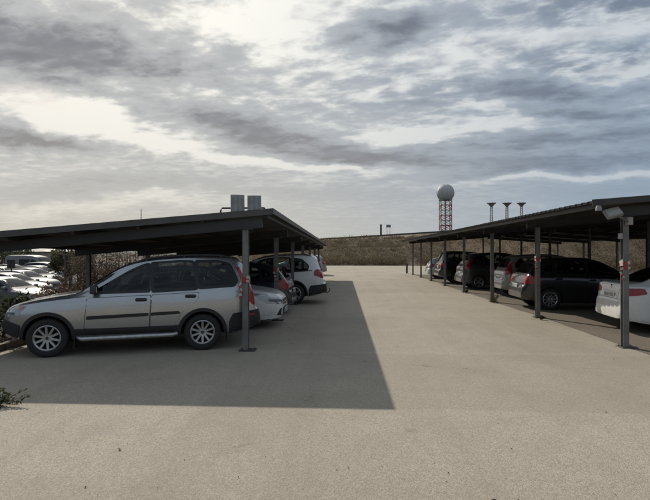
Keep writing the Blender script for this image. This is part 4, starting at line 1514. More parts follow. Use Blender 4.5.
XO = variant(SUV, arch_mat=None, lip=0.02, arch=1.13, moulding=None, belt_trim=None, handle_mat=None, mirror_mat=None, r=0.335,
             tail_rear=[(.52, .92), (.92, .90), (.92, 1.08), (.74, 1.12), (.55, 1.06)], tail_side=[(3.98, 1.0), (4.38, .90), (4.34, 1.06), (4.1, 1.12)],
             rear_bumper=dict(SUV['rear_bumper'], mat=None), plate_rear=.90, rround=.22)
XH = variant(HATCH, r=0.335, tail_rear=[(.50, .74), (.86, .72), (.87, .93), (.70, .97), (.54, .90)], tail_side=[(3.66, .80), (4.12, .74), (4.09, .92), (3.88, .98)], plate_front=None)
car = Car(XH, P_BLACK, L=4.4, W=1.82, H=1.63)
finish_car('parked_car', 'black crossover with multi-spoke rims parked next after the white saloon', 'car', car, (5.50 + car.L / 2, 16.6, 0), R(-1), GR, n_spoke=10, style='plain')

car = Car(MPV, P_LGREY, H=1.72)
finish_car('parked_car', 'light grey people carrier with high red tail lamps behind the second post', 'car', car, (6.15 + car.L / 2, 20.85, 0), R(0), GR)

car = Car(variant(MPV, r=.33), P_CHAR, H=1.78, W=1.84)
finish_car('parked_car', 'charcoal people carrier between the light grey one and the black off-roader', 'car', car, (5.55 + car.L / 2, 25.25, 0), R(1), GR, style='pair')

car = Car(variant(XO, r=.35), P_BLACK, L=4.55, H=1.82, W=1.86)
finish_car('parked_car', 'tall black off-roader parked fifth from the front in the right row', 'car', car, (5.25 + car.L / 2, 29.6, 0), R(0), GR, rails=True)

car = Car(variant(HATCH, plate_front=None), P_WHITE2, L=4.3)
finish_car('parked_car', 'off-white estate at the far end of the right row', 'car', car, (5.5 + car.L / 2, 34.8, 0), R(0), GR)

car = Car(variant(XO, r=.34), P_BLACK, L=4.4, H=1.78)
finish_car('parked_car', 'black car whose roof shows behind the white saloon', 'car', car, (12.2 + car.L / 2, 17.6, 0), R(176), None)

# lower lot on the far left
lot_specs = [(HATCH, P_LOTD, 'g'), (SEDAN, P_LOTG, 's'), (HATCH, P_LOTW, 'w'), (MPV, P_LOTG, 'm')]
lot_src = {}
for sp_, pm_, key in lot_specs:
    lot_src[key] = Car(variant(sp_, plate_rear=None), pm_, cabin=False)
LZ = -0.74
LOT = [('s', 51, 21.0, 14, 'nearest grey saloon in the lower lot, beyond the kerb plants'),
       ('g', 49, 25.0, 14, 'dark hatchback second from the kerb plants in the lower lot'),
       ('w', 56, 29.0, 14, 'white hatchback third in the slanting line of the lower lot'),
       ('s', 62, 33.5, 14, 'grey saloon fourth in the slanting line of the lower lot'),
       ('w', 66, 38.5, 14, 'white hatchback fifth in the slanting line of the lower lot'),
       ('m', 68, 44.0, 14, 'grey people carrier last in the slanting line of the lower lot'),
       ('w', 22, 31.0, 14, 'white hatchback leading the second line at the left picture edge'),
       ('g', 30, 36.0, 14, 'dark hatchback in the second line of the lower lot'),
       ('s', 36, 42.0, 14, 'grey saloon in the second line of the lower lot'),
       ('w', 42, 48.5, 14, 'white hatchback far back in the second line of the lower lot'),
       ('m', 8, 40.0, 14, 'grey people carrier cut by the left picture edge in the lot'),
       ('s', 57, 56.0, 14, 'small grey saloon at the back of the lot near the shed')]
built = {}
for key, fx_px, y_, ang, lab in LOT:
    cobj = lot_src[key]
    # nose of the car towards +X at this bearing
    nose = Vector((BX(fx_px) * y_, y_))
    a = R(ang - 20)
    c = nose - Vector((math.cos(a), math.sin(a))) * cobj.L / 2
    if key not in built:
        o = finish_car('lot_car', lab, 'car', cobj, (c.x, c.y, LZ), a, 'cars in the lower lot', far=True)
        built[key] = o
    else:
        o = copy_tree(built[key])
        o.location = (c.x, c.y, LZ)
        o.rotation_euler = (0, 0, a + rng.uniform(-.04, .04))
        o['label'] = lab
car = Car(variant(VAN, plate_rear=None), P_LOTW, cabin=False)
finish_car('lot_van', 'light grey van standing behind the cars of the lower lot', 'van', car, (-30.5, 47.5, LZ), R(-8), None, far=True)


# ------------------------------------------------------------------ barrier tape on posts
def tape(label, x, y, z, seed, tail=0.3, h=0.055):
    rr = random.Random(seed)
    g_ = MB()
    hw = 0.062
    turns = 2
    path = []
    for k in range(turns * 4 + 1):
        cx, cy = [(-1, -1), (1, -1), (1, 1), (-1, 1)][k % 4]
        path.append(Vector((x + cx * (hw + rr.uniform(0, .008)), y + cy * (hw + rr.uniform(0, .008)), z + k * 0.011 + rr.uniform(-.035, .035))))
    pts = []
    for a, b in zip(path[:-1], path[1:]):
        for j in range(3):
            pts.append(a + (b - a) * j / 3)
    pts.append(path[-1])
    for i, (a, b) in enumerate(zip(pts[:-1], pts[1:])):
        m_ = M_TAPE_R if (i // rr.choice((2, 2, 3))) % 2 == 0 else M_TAPE_W
        g_.bar(a, b + (b - a) * .04, 0.004, h + rr.uniform(-.012, .012), m_)
    lo = g_.build('wrap', None)
    root = thing('barrier_tape', label, 'tape', (x, y, z))
    lo.parent = root
    lo.location = (-x, -y, -z)
    tl = MB()
    p = Vector((-hw - .006, -hw - .008, -0.02))
    for k in range(6):
        q = p + Vector((rr.uniform(-.045, .055), rr.uniform(-.02, .006), -tail / 6 * rr.uniform(.7, 1.2)))
        tl.bar(p, q, 0.038 + rr.uniform(-.012, .012), 0.003, M_TAPE_R if k % 2 else M_TAPE_W, up=(0, 1, 0))
        p = q
    tl.build('tail', root)
    return root


tape('red and white tape tied round the first post of the left carport', L_POST_X, L_POSTS[0], 1.26, 1, 0.30)
tape('red and white tape tied round the second post of the left carport', L_POST_X, L_POSTS[1], 1.30, 2, 0.25)
tape('red and white tape tied round the first post of the right carport', R_POST_X, R_POSTS[0], 1.52, 3, 0.22)
tape('red and white tape tied round the second post of the right carport', R_POST_X, R_POSTS[1], 1.56, 4, 0.2)

# ------------------------------------------------------------------ floodlights
M_HOUS = mat('grey_lamp_housing', (0.22, 0.215, 0.205), 0.5, 0.2, var=0.15)
M_PANEL = mat('pale_grey_panel', (0.30, 0.295, 0.28), 0.5, 0.1, var=0.2, vscale=4)
M_LENS = mat('milky_lamp_panel', (0.30, 0.29, 0.265), 0.3)
M_CREAM = mat('cream_box', (0.30, 0.285, 0.255), 0.5, var=0.1)

fl = thing('floodlight', 'square floodlight on an arm on the first post of the right carport', 'floodlight', (R_POST_X, R_POSTS[0], 2.35))
h_ = bevel_box((0.29, 0.08, 0.20), M_HOUS, 0.015, 2)
rot = Matrix.Rotation(R(-14), 4, 'Y') @ Matrix.Rotation(R(-38), 4, 'X')
ho = h_.build('housing', fl, smooth=40)
ho.matrix_local = Matrix.Translation((-0.37, -0.30, 0.17)) @ rot
ln = bevel_box((0.25, 0.012, 0.16), M_LENS, 0.004, 1)
ln.build('lamp_panel', ho, loc=(0, -0.042, 0))
fn = MB()
for k in range(7):
    fn.box((-0.11 + k * 0.036, 0.052, 0), (0.008, 0.03, 0.17), M_HOUS)
fn.build('cooling_fins', ho)
ar = MB()
ar.tube([(0, -0.07, -0.02), (-0.03, -0.16, 0.02), (-0.16, -0.22, 0.08), (-0.30, -0.25, 0.13)], 0.018, M_STEEL, 8)
ar.build('arm', fl, smooth=50)

jb = thing('junction_box', 'small cream box at the top of the first post of the right carport', 'box', (R_POST_X + 0.03, R_POSTS[0] - 0.105, 2.38))
bevel_box((0.11, 0.07, 0.15), M_CREAM, 0.008, 2).build('case', jb, smooth=40)
bevel_box((0.09, 0.012, 0.13), M_CREAM, 0.004, 1).build('cover', jb, loc=(0, -0.039, 0))
jb2 = thing('sensor_box', 'tiny pale box on the side of the first post of the right carport', 'box', (R_POST_X - 0.095, R_POSTS[0] - 0.03, 2.10))
bevel_box((0.06, 0.07, 0.11), M_CREAM, 0.008, 2).build('case', jb2, smooth=40)
cb_ = MB(); cb_.tube([(0, 0, 0.05), (0.0, -0.005, 0.14), (0.03, 0, 0.2)], 0.006, M_BLACK, 6)
cb_.build('cable', jb2, smooth=50)
jb3 = thing('eave_lamp', 'small lamp on a stub arm under the near eave of the right carport', 'lamp', (4.60, 9.27, 2.60))
ar = MB(); ar.tube([(0.10, 0.10, 0.02), (0, 0, 0), (-0.05, -0.05, -0.005)], 0.02, M_DSTEEL, 8); ar.build('stub', jb3, smooth=50)
hd = MB(); hd.lathe([(0.001, 0.05), (0.035, 0.045), (0.05, 0.0), (0.055, -0.045), (0.001, -0.045)], M_HOUS, 16, c=(-.06, -.06, -.01)); hd.build('head', jb3, smooth=40)

# two panels on a frame standing on the left roof
pr = thing('roof_floodlights', 'pair of grey panel floodlights on a pipe frame standing on the left carport roof', 'floodlight', (-2.12, 10.4, rzl(-2.12, 10.4) + 0.03))
fr_ = MB()
fr_.tube([(-0.52, 0, 0.0), (-0.52, 0, 0.20), (-0.49, 0, 0.235), (0.40, 0, 0.235), (0.42, 0, 0.20), (0.42, 0, 0.0)], 0.018, M_DSTEEL, 8)
fr_.build('pipe_frame', pr, smooth=50)
for k, xx in enumerate((-0.15, 0.20)):
    a = 20 - 6 * k
    ph = bevel_box((0.285, 0.05, 0.40 - 0.04 * k), M_PANEL, 0.008, 1).build('panel', pr, smooth=40)
    ph.matrix_local = Matrix.Translation((xx, -0.055, 0.31)) @ Matrix.Rotation(R(a), 4, 'Z') @ Matrix.Rotation(R(-5), 4, 'X')
    fb_ = MB()
    for j in (0, 2, 4):
        fb_.box((-0.10 + j * 0.05, -0.034, 0), (0.010, 0.018, 0.34), M_PANEL)
    fb_.build('cooling_fins', ph)
    bevel_box((0.12, 0.04, 0.09), M_DSTEEL, 0.006, 1).build('driver_box', ph, loc=(0, 0.05, -0.1))

# ------------------------------------------------------------------ bollard beyond the right carport
bl = thing('bollard', 'short dark post standing past the far end of the right carport', 'bollard', (5.1, 42.5, -0.004))
p = MB(); p.lathe([(0.075, 0), (0.075, 0.78), (0.06, 0.84), (0.02, 0.86), (0.001, 0.86)], M_DSTEEL, 16); p.build('post', bl, smooth=40)
p = MB(); p.lathe([(0.14, 0.0), (0.14, 0.02), (0.08, 0.03)], M_STEEL, 16); p.build('base', bl, smooth=40)


# ------------------------------------------------------------------ vegetation
def leaf(g_, p, d, n, ln_, wd, m):
    d = d.normalized()
    x = d.cross(n)
    if x.length < 1e-4: x = Vector((1, 0, 0))
    x.normalize()
    up = x.cross(d)
    g_.add([p, p + d * ln_ * .45 + x * wd * .5, p + d * ln_ + up * ln_ * .08, p + d * ln_ * .45 - x * wd * .5], [(0, 1, 2), (0, 2, 3)], m)


def rdir(rr):
    while True:
        q = Vector((rr.uniform(-1, 1), rr.uniform(-1, 1), rr.uniform(-1, 1)))
        if 0.05 < q.length < 1: return q.normalized()


F_SCRUB = foliage_mat('scrub_leaves', [(0.105, 0.076, 0.046), (0.13, 0.095, 0.058), (0.085, 0.070, 0.040), (0.16, 0.122, 0.078), (0.080, 0.066, 0.036)])
F_DGREEN = foliage_mat('dark_green_leaves', [(0.030, 0.042, 0.018), (0.05, 0.065, 0.03), (0.075, 0.085, 0.045)])
F_OLIVE = foliage_mat('olive_leaves', [(0.06, 0.065, 0.035), (0.09, 0.09, 0.05), (0.13, 0.12, 0.075)])
F_BROWN = foliage_mat('dry_brown_leaves', [(0.075, 0.045, 0.028), (0.11, 0.068, 0.043), (0.06, 0.040, 0.026), (0.14, 0.092, 0.06)])
F_GREY = foliage_mat('grey_dry_stems', [(0.10, 0.08, 0.06), (0.14, 0.115, 0.088), (0.07, 0.056, 0.042)])

# scrub covering the bank: nobody could count it
rr = random.Random(5)
sc_ = MB()
for i in range(5200):
    x = rr.uniform(-24, 52)
    ft_ = bank_foot(x)
    y = ft_ + .4 + 30 * rr.random()
    if rr.random() < .30: y = ft_ + .2 + rr.uniform(0, 4)
    if vnoise(x * .22, y * .3, 12) < .16: continue
    s_ = rr.uniform(.25, .75) * (1.25 if y < ft_ + 4 else 1.0)
    base = Vector((x, y, gz(x, y)))
    tall = rr.uniform(.6, 1.1)
    for k in range(22):
        q = rdir(rr)
        p = base + Vector((q.x * s_, q.y * s_ * .8, abs(q.z) * s_ * tall))
        leaf(sc_, p, rdir(rr) + Vector((0, 0, .9)), rdir(rr), rr.uniform(.12, .30), rr.uniform(.04, .10), F_SCRUB)
tag(sc_.build('dry_scrub'), 'dry brown and olive scrub covering the bank at the end of the lane', 'scrub', kind='stuff')

# dark hedge-like ridge line on the plateau edge is terrain; a thin parapet line stands on it
M_PARA = mat('dark_bank_wall', (0.075, 0.068, 0.056), 0.9, var=0.3, vscale=.5)
p = MB()
for i in range(60):
    x0, x1 = -60 + i * 4, -56 + i * 4 - .01
    p.bar((x0, 212, gz(x0, 212) + .35), (x1, 212, gz(x1, 212) + .35), 0.5, 0.95, M_PARA)
tag(p.build('boundary_wall'), 'low dark wall along the crest of the far plateau', 'wall')


def bush(name, label, cat, loc, size, n, fm, seed, ln_=0.12, wd=0.05, stems=7, group=None, upright=0.4):
    rr = random.Random(seed)
    root = thing(name, label, cat, loc, 0, group)
    st_, fo_ = MB(), MB()
    tips = []
    for k in range(stems):
        a = rr.uniform(0, 6.28)
        b_ = Vector((math.cos(a) * size[0] * .15, math.sin(a) * size[1] * .15, -0.02))
        t_ = Vector((math.cos(a) * size[0] * rr.uniform(.2, .9), math.sin(a) * size[1] * rr.uniform(.2, .9), size[2] * rr.uniform(.5, 1.0)))
        m_ = (b_ + t_) / 2 + Vector((rr.uniform(-.1, .1), rr.uniform(-.1, .1), .1)) * size[2]
        st_.tube([b_, m_, t_], [0.016 * size[2] + .003, .010 * size[2] + .002, .003], M_TWIG, 5)
        tips.append((b_, m_, t_))
    for k in range(n):
        b_, m_, t_ = rr.choice(tips)
        f = rr.random() ** .6
        q = (b_ * (1 - f) ** 2 + m_ * 2 * f * (1 - f) + t_ * f * f) + rdir(rr) * rr.random() * .22 * max(size)
        if q.z < 0.01: q.z = rr.uniform(.01, .08)
        leaf(fo_, q, rdir(rr) + Vector((0, 0, upright)), rdir(rr), ln_ * rr.uniform(.6, 1.3), wd * rr.uniform(.6, 1.3), fm)
    st_.build('stem', root)
    fo_.build('foliage', root)
    return root


def P(xp, y, z=None):
    x = BX(xp) * y
    return (x, y, gz(x, y) if z is None else z)


# foreground weed at the left edge
wd_ = bush('weed', 'sprawling green weed on the pavement at the left picture edge', 'weed', (-4.14, 5.72, 0.0), (0.20, 0.15, 0.20), 380, F_DGREEN, 3, 0.05, 0.022, 9)
rs = random.Random(8)
run, rl = MB(), MB()
for (dx_, dy_, hh) in ((0.42, 0.02, .10), (0.36, -0.10, .03), (0.30, 0.10, .14), (0.2, -.16, .02), (.38, -.04, .06)):
    pts = [Vector((0.05, 0, .03)), Vector((dx_ * .5, dy_ * .5, hh * .5 + .01)), Vector((dx_, dy_, hh + .005))]
    run.tube(pts, [.005, .004, .002], M_TWIG, 5)
    for k in range(26):
        f = rs.random()
        q = pts[0].lerp(pts[1], f * 2) if f < .5 else pts[1].lerp(pts[2], f * 2 - 1)
        leaf(rl, q + Vector((0, 0, .003)), rdir(rs) + Vector((.3, 0, .4)), rdir(rs), rs.uniform(.025, .055), .02, F_DGREEN)
run.build('runner_stem', wd_)
rl.build('runner_leaves', wd_)

# weeds at the right-hand posts
for (x, y, s_, sd_, lab) in ((5.20, 18.0, .34, 21, 'tall weed tuft at the foot of the third right post'),
                             (5.22, 22.2, .18, 22, 'low weed tuft at the foot of the fourth right post'),
                             (5.16, 13.5, .10, 23, 'tiny weed at the foot of the second right post')):
    bush('weed', lab, 'weed', (x, y, 0), (s_ * .8, s_ * .6, s_ * .8), 260, F_OLIVE, sd_, .07, .016, 9, 'weeds at the carport posts', 1.2)

# shrubs on the verge behind the kerb
VERGE = [(-6.95, 8.6, .55, .75, F_DGREEN, 'dark green shrub behind the kerb at the left picture edge'),
         (-7.1, 9.9, .6, .85, F_DGREEN, 'dark green shrub just left of the silver car bonnet'),
         (-7.3, 11.4, .55, .70, F_OLIVE, 'olive shrub behind the bonnet of the silver car'),
         (-8.2, 14.0, .8, 1.05, F_BROWN, 'low rusty brown shrub left of the carport back post'),
         (-9.6, 17.0, .9, 1.2, F_BROWN, 'rusty brown shrub in front of the lower lot cars'),
         (-8.4, 16.4, .8, 1.5, F_BROWN, 'taller brown shrub beside the dark pole')]
for k, (x, y, r_, h_, fm, lab) in enumerate(VERGE):
    bush('shrub', lab, 'shrub', (x, y, gz(x, y)), (r_, r_, h_), 900, fm, 40 + k, .11, .045, 12, 'shrubs on the verge')
# dry reed clumps behind the back posts
for k, (xp, y, h_, lab) in enumerate(((84, 17.5, 2.7, 'tall dry reeds just left of the carport back post'), (104, 18.5, 2.8, 'tall dry reeds behind the silver car windscreen'), (124, 20.5, 2.8, 'tall dry reeds above the silver car front door'), (146, 23, 2.6, 'tall dry reeds above the silver car rear door'), (170, 27, 2.6, 'dry reeds seen over the silver car roof'))):
    loc = P(xp, y)
    rr = random.Random(60 + k)
    root = thing('reed_clump', lab, 'reeds', loc, 0, 'dry reeds behind the carport')
    st_, fo_ = MB(), MB()
    for j in range(60):
        a, q = rr.uniform(0, 6.28), rr.random() ** .5 * .75
        b_ = Vector((math.cos(a) * q, math.sin(a) * q, -.02))
        lean = Vector((rr.uniform(-.35, .35), rr.uniform(-.3, .3), h_ * rr.uniform(.6, 1.0)))
        st_.tube([b_, b_ + lean * .5 + Vector((0, 0, .1)), b_ + lean], [.012, .009, .004], M_TWIG, 4)
        for i in range(9):
            f = rr.uniform(.15, 1)
            leaf(fo_, b_ + lean * f, Vector((rr.uniform(-1, 1), rr.uniform(-1, 1), rr.uniform(-.2, .9))), rdir(rr), rr.uniform(.2, .45), .035, F_BROWN if rr.random() < .5 else F_GREY)
    st_.build('stem', root)
    fo_.build('foliage', root)


def tree(label, loc, h_, rad, fm, seed, n=1600, trunk=.35, ls=.22):
    rr = random.Random(seed)
    root = thing('tree', label, 'tree', loc, 0, 'trees around the lower lot')
    tr_, cr = MB(), MB()
    top = Vector((rr.uniform(-.1, .1) * h_, 0, h_ * .85))
    tr_.tube([(0, 0, -.1), (.03 * h_, 0, h_ * trunk), top * .75, top], [.035 * h_, .026 * h_, .014 * h_, .004 * h_], M_BARK, 8)
    cl = []
    for k in range(16):
        a = rr.uniform(0, 6.28)
        f = rr.uniform(trunk, 1)
        rr_ = rad * (1 - .55 * (f - trunk)) * rr.uniform(.35, 1)
        e = Vector((math.cos(a) * rr_, math.sin(a) * rr_, h_ * f))
        b_ = Vector((0, 0, h_ * max(trunk * .7, f - .22)))
        tr_.tube([b_, (b_ + e) / 2 + Vector((0, 0, .03 * h_)), e], [.012 * h_, .008 * h_, .002 * h_], M_BARK, 5)
        cl.append((e, rad * rr.uniform(.25, .45)))
    for k in range(n):
        c, q = rr.choice(cl)
        d = rdir(rr) * q * rr.random() ** .4
        leaf(cr, c + Vector((d.x, d.y, d.z * .8)), rdir(rr), rdir(rr), ls * rr.uniform(.6, 1.3), ls * .6, fm)
    tr_.build('trunk', root, smooth=60)
    cr.build('crown', root)
    return root


for k, (xp, y, h_, rad, fm, lab) in enumerate((
        (10, 62, 3.6, 2.0, F_DGREEN, 'dark tree over the van at the left picture edge'),
        (22, 66, 3.3, 1.8, F_DGREEN, 'dark tree right of the van in the lower lot'),
        (-4, 58, 3.7, 2.0, F_DGREEN, 'dark tree cut by the left picture edge'),
        (70, 34, 3.2, 1.5, F_OLIVE, 'thin pale tree behind the dark pole'),
        (80, 40, 3.4, 1.6, F_DGREEN, 'dark green tree left of the dry reeds'))):
    loc = P(xp, y)
    tree(lab, loc, h_, rad, fm, 80 + k)

# ------------------------------------------------------------------ things round the lower lot
pl = thing('pole', 'thin dark pole standing between the lower lot and the dry reeds', 'pole', P(65, 20.0))
p = MB(); p.tube([(0, 0, -.05), (0, 0, 1.6), (0, 0, 3.3)], [.045, .04, .035], M_DSTEEL, 10); p.build('shaft', pl, smooth=50)
p = MB(); p.lathe([(0.11, 0), (0.11, .02), (.05, .03)], M_DSTEEL, 12); p.build('base', pl)
sg_ = thing('sign_post', 'small double-headed sign post among the cars of the lower lot', 'sign', P(11.5, 28, LZ))
p = MB(); p.tube([(0, 0, 0), (0, 0, 2.1)], .035, M_DSTEEL, 8); p.build('shaft', sg_, smooth=50)
for xx in (-.13, .13):
    bevel_box((.22, .04, .5), M_DSTEEL, .01, 1).build('sign_plate', sg_, loc=(xx, -.03, 1.85))

# long low shed behind the lot
M_WALLB = mat('cream_render', (0.34, 0.29, 0.235), 0.85, var=.15, vscale=.6)
M_ROOFB = mat('pale_sheet_roof', (0.26, 0.235, 0.205), 0.7, var=.15, vscale=.6)
bx_, by_, bz_ = P(47, 92)
bz_ = LZ
sd = thing('shed', 'long low cream shed behind the lower lot', 'building', (bx_, by_, bz_), R(4))
p = MB(); p.box((0, 0, 1.25), (13, 5, 2.5), M_WALLB); p.build('wall', sd)
p = MB()
p.add([(-6.8, -2.9, 2.5), (6.8, -2.9, 2.5), (6.8, 0, 3.1), (-6.8, 0, 3.1), (-6.8, 2.9, 2.5), (6.8, 2.9, 2.5), (-6.8, -2.9, 2.62), (6.8, -2.9, 2.62), (6.8, 0, 3.22), (-6.8, 0, 3.22), (-6.8, 2.9, 2.62), (6.8, 2.9, 2.62)],
      [(6, 7, 8, 9), (9, 8, 11, 10), (0, 3, 2, 1), (3, 4, 5, 2), (0, 1, 7, 6), (5, 4, 10, 11), (0, 6, 9, 3), (3, 9, 10, 4), (1, 2, 8, 7), (2, 5, 11, 8)], M_ROOFB)
p.build('roof', sd)
for k in range(5):
    p = MB(); p.box((-5 + k * 2.5, -2.50, 1.5), (1.2, .08, .9), M_HOUS)
    wo_ = p.build('window', sd)
    p = MB(); p.box((-5 + k * 2.5, -2.545, 1.5), (1.05, .03, .76), M_GLASS); p.build('pane', wo_)

# far hills on the left; distance haze is put into their blue colour
M_HILL = mat('far_hill_haze_tint', (0.10, 0.125, 0.16), 0.95, var=.15, vscale=.004)
g_ = MB()
hv, hf = [], []
nxh, nyh = 60, 8
for j in range(nyh):
    for i in range(nxh):
        x = -4200 + i * 70; y = 2600 + j * 160
        e = math.sin(math.pi * j / (nyh - 1)) ** .8
        hgt = (38 + 40 * vnoise(i * .16, 2, 31) + 14 * vnoise(i * .6, j * .5, 8)) * e * sstep(-x, 100, 900)
        hv.append((x, y, hgt - 3))
for j in range(nyh - 1):
    for i in range(nxh - 1):
        hf.append((j * nxh + i, j * nxh + i + 1, (j + 1) * nxh + i + 1, (j + 1) * nxh + i))
g_.add(hv, hf, M_HILL)
tag(g_.build('hills', smooth=60), 'wooded hills far off on the left, distance haze painted in as blue', kind='structure')

# ------------------------------------------------------------------ radar tower
M_DOME = mat('radome_white', (0.44, 0.43, 0.42), 0.6, var=.08, vscale=.15)
M_TR = mat('tower_red', (0.26, 0.045, 0.04), 0.6, var=.2, vscale=.3)
M_TW = mat('tower_white', (0.36, 0.33, 0.315), 0.6, var=.1, vscale=.3)
TY = 420.0
tx = BX(445.5) * TY
tz = gz(tx, TY)
rt = thing('radar_tower', 'red and white lattice tower carrying a white radar dome', 'tower', (tx, TY, tz))
dome_r = 7.7
zc = CAM_H + (252 - 192.5) / 500 * TY - tz
zplat = CAM_H + (252 - 200.5) / 500 * TY - tz
d = MB()
dome_r = 7.3
zc = zplat + .5 + dome_r * math.sin(R(48))
prof = []
for k in range(19):
    a = R(-48) + (math.pi / 2 + R(48)) * k / 18
    prof.append((max(dome_r * math.cos(a), .001), zc + dome_r * math.sin(a)))
d.lathe(prof, M_DOME, 40)
do = d.build('dome', rt, smooth=40)
rb = MB()
for k in range(12):                                       # joint ribs between the dome panels
    t = 2 * math.pi * k / 12
    pts = [Vector((math.cos(t) * (r_ + .03), math.sin(t) * (r_ + .03), z)) for r_, z in prof]
    rb.tube(pts, .09, M_TW, 4)
rb.build('panel_ribs', do)
p = MB(); p.lathe([(.001, zplat - .5), (5.0, zplat - .5), (5.6, zplat + .1), (5.6, zplat + .5), (.001, zplat + .5)], M_HOUS, 32); p.build('deck', rt, smooth=30)
half, ny_ = 4.3, 8
lev = [zplat * k / ny_ for k in range(ny_ + 1)]
for sx in (-1, 1):
    for sy in (-1, 1):
        lg = MB()
        for k in range(ny_):
            lg.bar((sx * half, sy * half, lev[k]), (sx * half, sy * half, lev[k + 1] - .4), .5, .5, M_TR if k % 2 == 0 else M_TW)
        lg.build('leg', rt)
for k in range(ny_):
    br = MB()
    m_ = M_TR if k % 2 == 0 else M_TW
    z0, z1 = lev[k], lev[k + 1]
    cs = [(-half, -half), (half, -half), (half, half), (-half, half)]
    for i in range(4):
        a, b = cs[i], cs[(i + 1) % 4]
        br.bar((*a, z1 - .2), (*b, z1 - .2), .44, .44, m_)
        br.bar((*a, z0), (*b, z1 - .3), .30, .30, m_)
        br.bar((*b, z0), (*a, z1 - .3), .30, .30, m_)
    br.build('lattice_bay', rt)
p = MB(); p.lathe([(.7, 0), (.7, zplat - .6)], M_TW, 12); p.build('stair_core', rt, smooth=40)

# three flared antenna masts
for k, xp in enumerate((491.5, 507.0, 521.5)):
    y = 480.0
    x = BX(xp) * y
    z0 = gz(x, y)
    lab = ('leftmost of the three flared antenna masts beyond the right carport', 'middle one of the three flared antenna masts', 'rightmost of the three flared antenna masts beyond the right carport')[k]
    am = thing('antenna_mast', lab, 'mast', (x, y, z0), 0, 'antenna masts')
    ht = CAM_H + (252 - 207.5) / 500 * y - z0
    p = MB()
    for sx in (-1, 1):
        for sy in (-1, 1):
            p.bar((sx * 1.3, sy * 1.3, 0), (sx * .85, sy * .85, ht), .32, .32, M_HOUS)
    nb_ = 14
    for i in range(nb_):
        for (sa, sb) in (((-1, -1), (1, -1)), ((1, -1), (1, 1)), ((1, 1), (-1, 1)), ((-1, 1), (-1, -1))):
            f0, f1 = i / nb_, (i + 1) / nb_
            h0, h1 = 1.3 - .45 * f0, 1.3 - .45 * f1
            p.bar((sa[0] * h0, sa[1] * h0, ht * f0), (sb[0] * h1, sb[1] * h1, ht * f1), .18, .18, M_TR if i % 4 < 2 else M_TW)
    p.build('shaft', am)
    p = MB()
    p.lathe([(.9, ht - .2), (1.5, ht + .8), (2.9, ht + 2.4), (4.3, ht + 3.3), (4.3, ht + 3.7), (2.9, ht + 3.0), (.001, ht + 2.6)], M_HOUS, 8)
    p.build('flared_head', am)
    p = MB()
    for i in range(8):
        a = i * math.pi / 4
        p.bar((math.cos(a) * 4.1, math.sin(a) * 4.1, ht + 3.5), (math.cos(a) * 4.6, math.sin(a) * 4.6, ht + 4.6), .16, .16, M_HOUS)
    p.build('aerials', am)

# small far masts on the plateau crest and behind the left roof
y = 206.0
for xp, nm, lab in ((381, 'cabinet', 'small dark cabinet on the plateau crest over the lane'), (388.5, 'sign', 'little two-legged board on the plateau crest beside the cabinet')):
    x = BX(xp) * y
    o = thing('crest_' + nm, lab, nm, (x, y, gz(x, y)))
    zt = CAM_H + (252 - 225.0) / 500 * y - gz(x, y)
    p = MB()
    if nm == 'cabinet':
        p.box((0, 0, zt / 2), (.7, .5, zt), M_DSTEEL); p.build('case', o)
        p = MB(); p.box((0, 0, zt + .1), (.9, .7, .2), M_DSTEEL); p.build('lid', o)
    else:
        for xx in (-.5, .5):
            p.bar((xx, 0, 0), (xx * 1.3, 0, zt), .14, .14, M_DSTEEL)
        p.build('legs', o)
        p = MB(); p.box((0, -.1, zt - .5), (1.9, .1, 1.1), M_HOUS); p.build('board', o)
y = 300.0
x = BX(141) * y
o = thing('lattice_mast', 'thin lattice mast far behind the left carport roof', 'mast', (x, y, -0.5))
zt = CAM_H + (252 - 208) / 500 * y + .5
p = MB()
for k in range(3):
    a = k * 2.094
    p.bar((math.cos(a) * .5, math.sin(a) * .5, 0), (math.cos(a) * .12, math.sin(a) * .12, zt), .10, .10, M_HOUS)
p.build('shaft', o)
p = MB()
for i in range(24):
    f0, f1 = i / 24, (i + 1) / 24
    for k in range(3):
        a, b = k * 2.094, (k + 1) * 2.094
        r0, r1 = .5 - .38 * f0, .5 - .38 * f1
        p.bar((math.cos(a) * r0, math.sin(a) * r0, zt * f0), (math.cos(b) * r1, math.sin(b) * r1, zt * f1), .06, .06, M_HOUS)
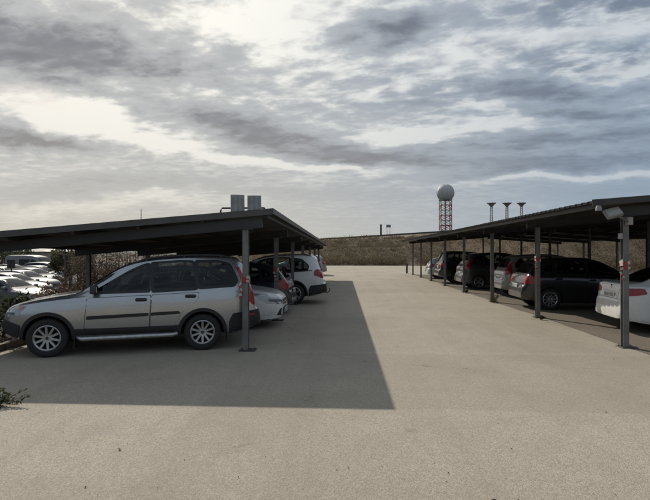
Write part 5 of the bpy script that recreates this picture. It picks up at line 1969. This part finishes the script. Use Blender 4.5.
p.build('bracing', o)

# ------------------------------------------------------------------ litter on the pavement
rr = random.Random(99)
M_STONE = mat('dark_pebble', (0.07, 0.06, 0.05), 0.9, var=.3, vscale=30)
st_ = MB()
for i in range(150):
    y = 3.2 + 9 * rr.random() ** 1.5
    x = rr.uniform(-.72, .66) * y
    if x < KERB_X + .3: continue
    s_ = rr.uniform(.003, .007) if rr.random() < .93 else rr.uniform(.008, .012)
    vs_ = []
    for q in ((1, 0, 0), (-1, 0, 0), (0, 1, 0), (0, -1, 0), (0, 0, .7), (0, 0, -.5)):
        vs_.append(Vector(q) * s_ * rr.uniform(.6, 1.3) + Vector((x, y, s_ * .3)))
    st_.add(vs_, [(0, 2, 4), (2, 1, 4), (1, 3, 4), (3, 0, 4), (2, 0, 5), (1, 2, 5), (3, 1, 5), (0, 3, 5)], M_STONE)
tag(st_.build('gravel'), 'loose dark grit scattered over the pavement', 'gravel', kind='stuff')
for k, (xp, yp, a, lab) in enumerate(((493, 498, .4, 'curled dry leaf at the bottom edge of the picture'), (519, 498, 1.4, 'dry leaf just right of the curled one at the bottom edge'), (120, 453, 2.2, 'dark dry leaf on the pavement below the silver car'))):
    y = CAM_H * 500 / (yp - 252)
    x = BX(xp) * y
    g_ = MB()
    ca, sa = math.cos(a), math.sin(a)
    pts = []
    for (u_, v_, z_) in ((-.03, 0, .003), (-.01, .011, .012), (.015, .010, .014), (.034, 0, .006), (.015, -.010, .004), (-.01, -.011, .005), (0, 0, .003)):
        pts.append((x + u_ * ca - v_ * sa, y + u_ * sa + v_ * ca, z_))
    pts += [(p[0], p[1], p[2] - .0015) for p in pts]
    ff = [(i, (i + 1) % 6, 6) for i in range(6)] + [((i + 1) % 6 + 7, i + 7, 13) for i in range(6)] + [(i, i + 7, (i + 1) % 6 + 7, (i + 1) % 6) for i in range(6)]
    g_.add(pts, ff, mat('dead_leaf', (0.07, 0.045, 0.03), .8))
    tag(g_.build('dry_leaf'), lab, 'leaf', 'fallen leaves')
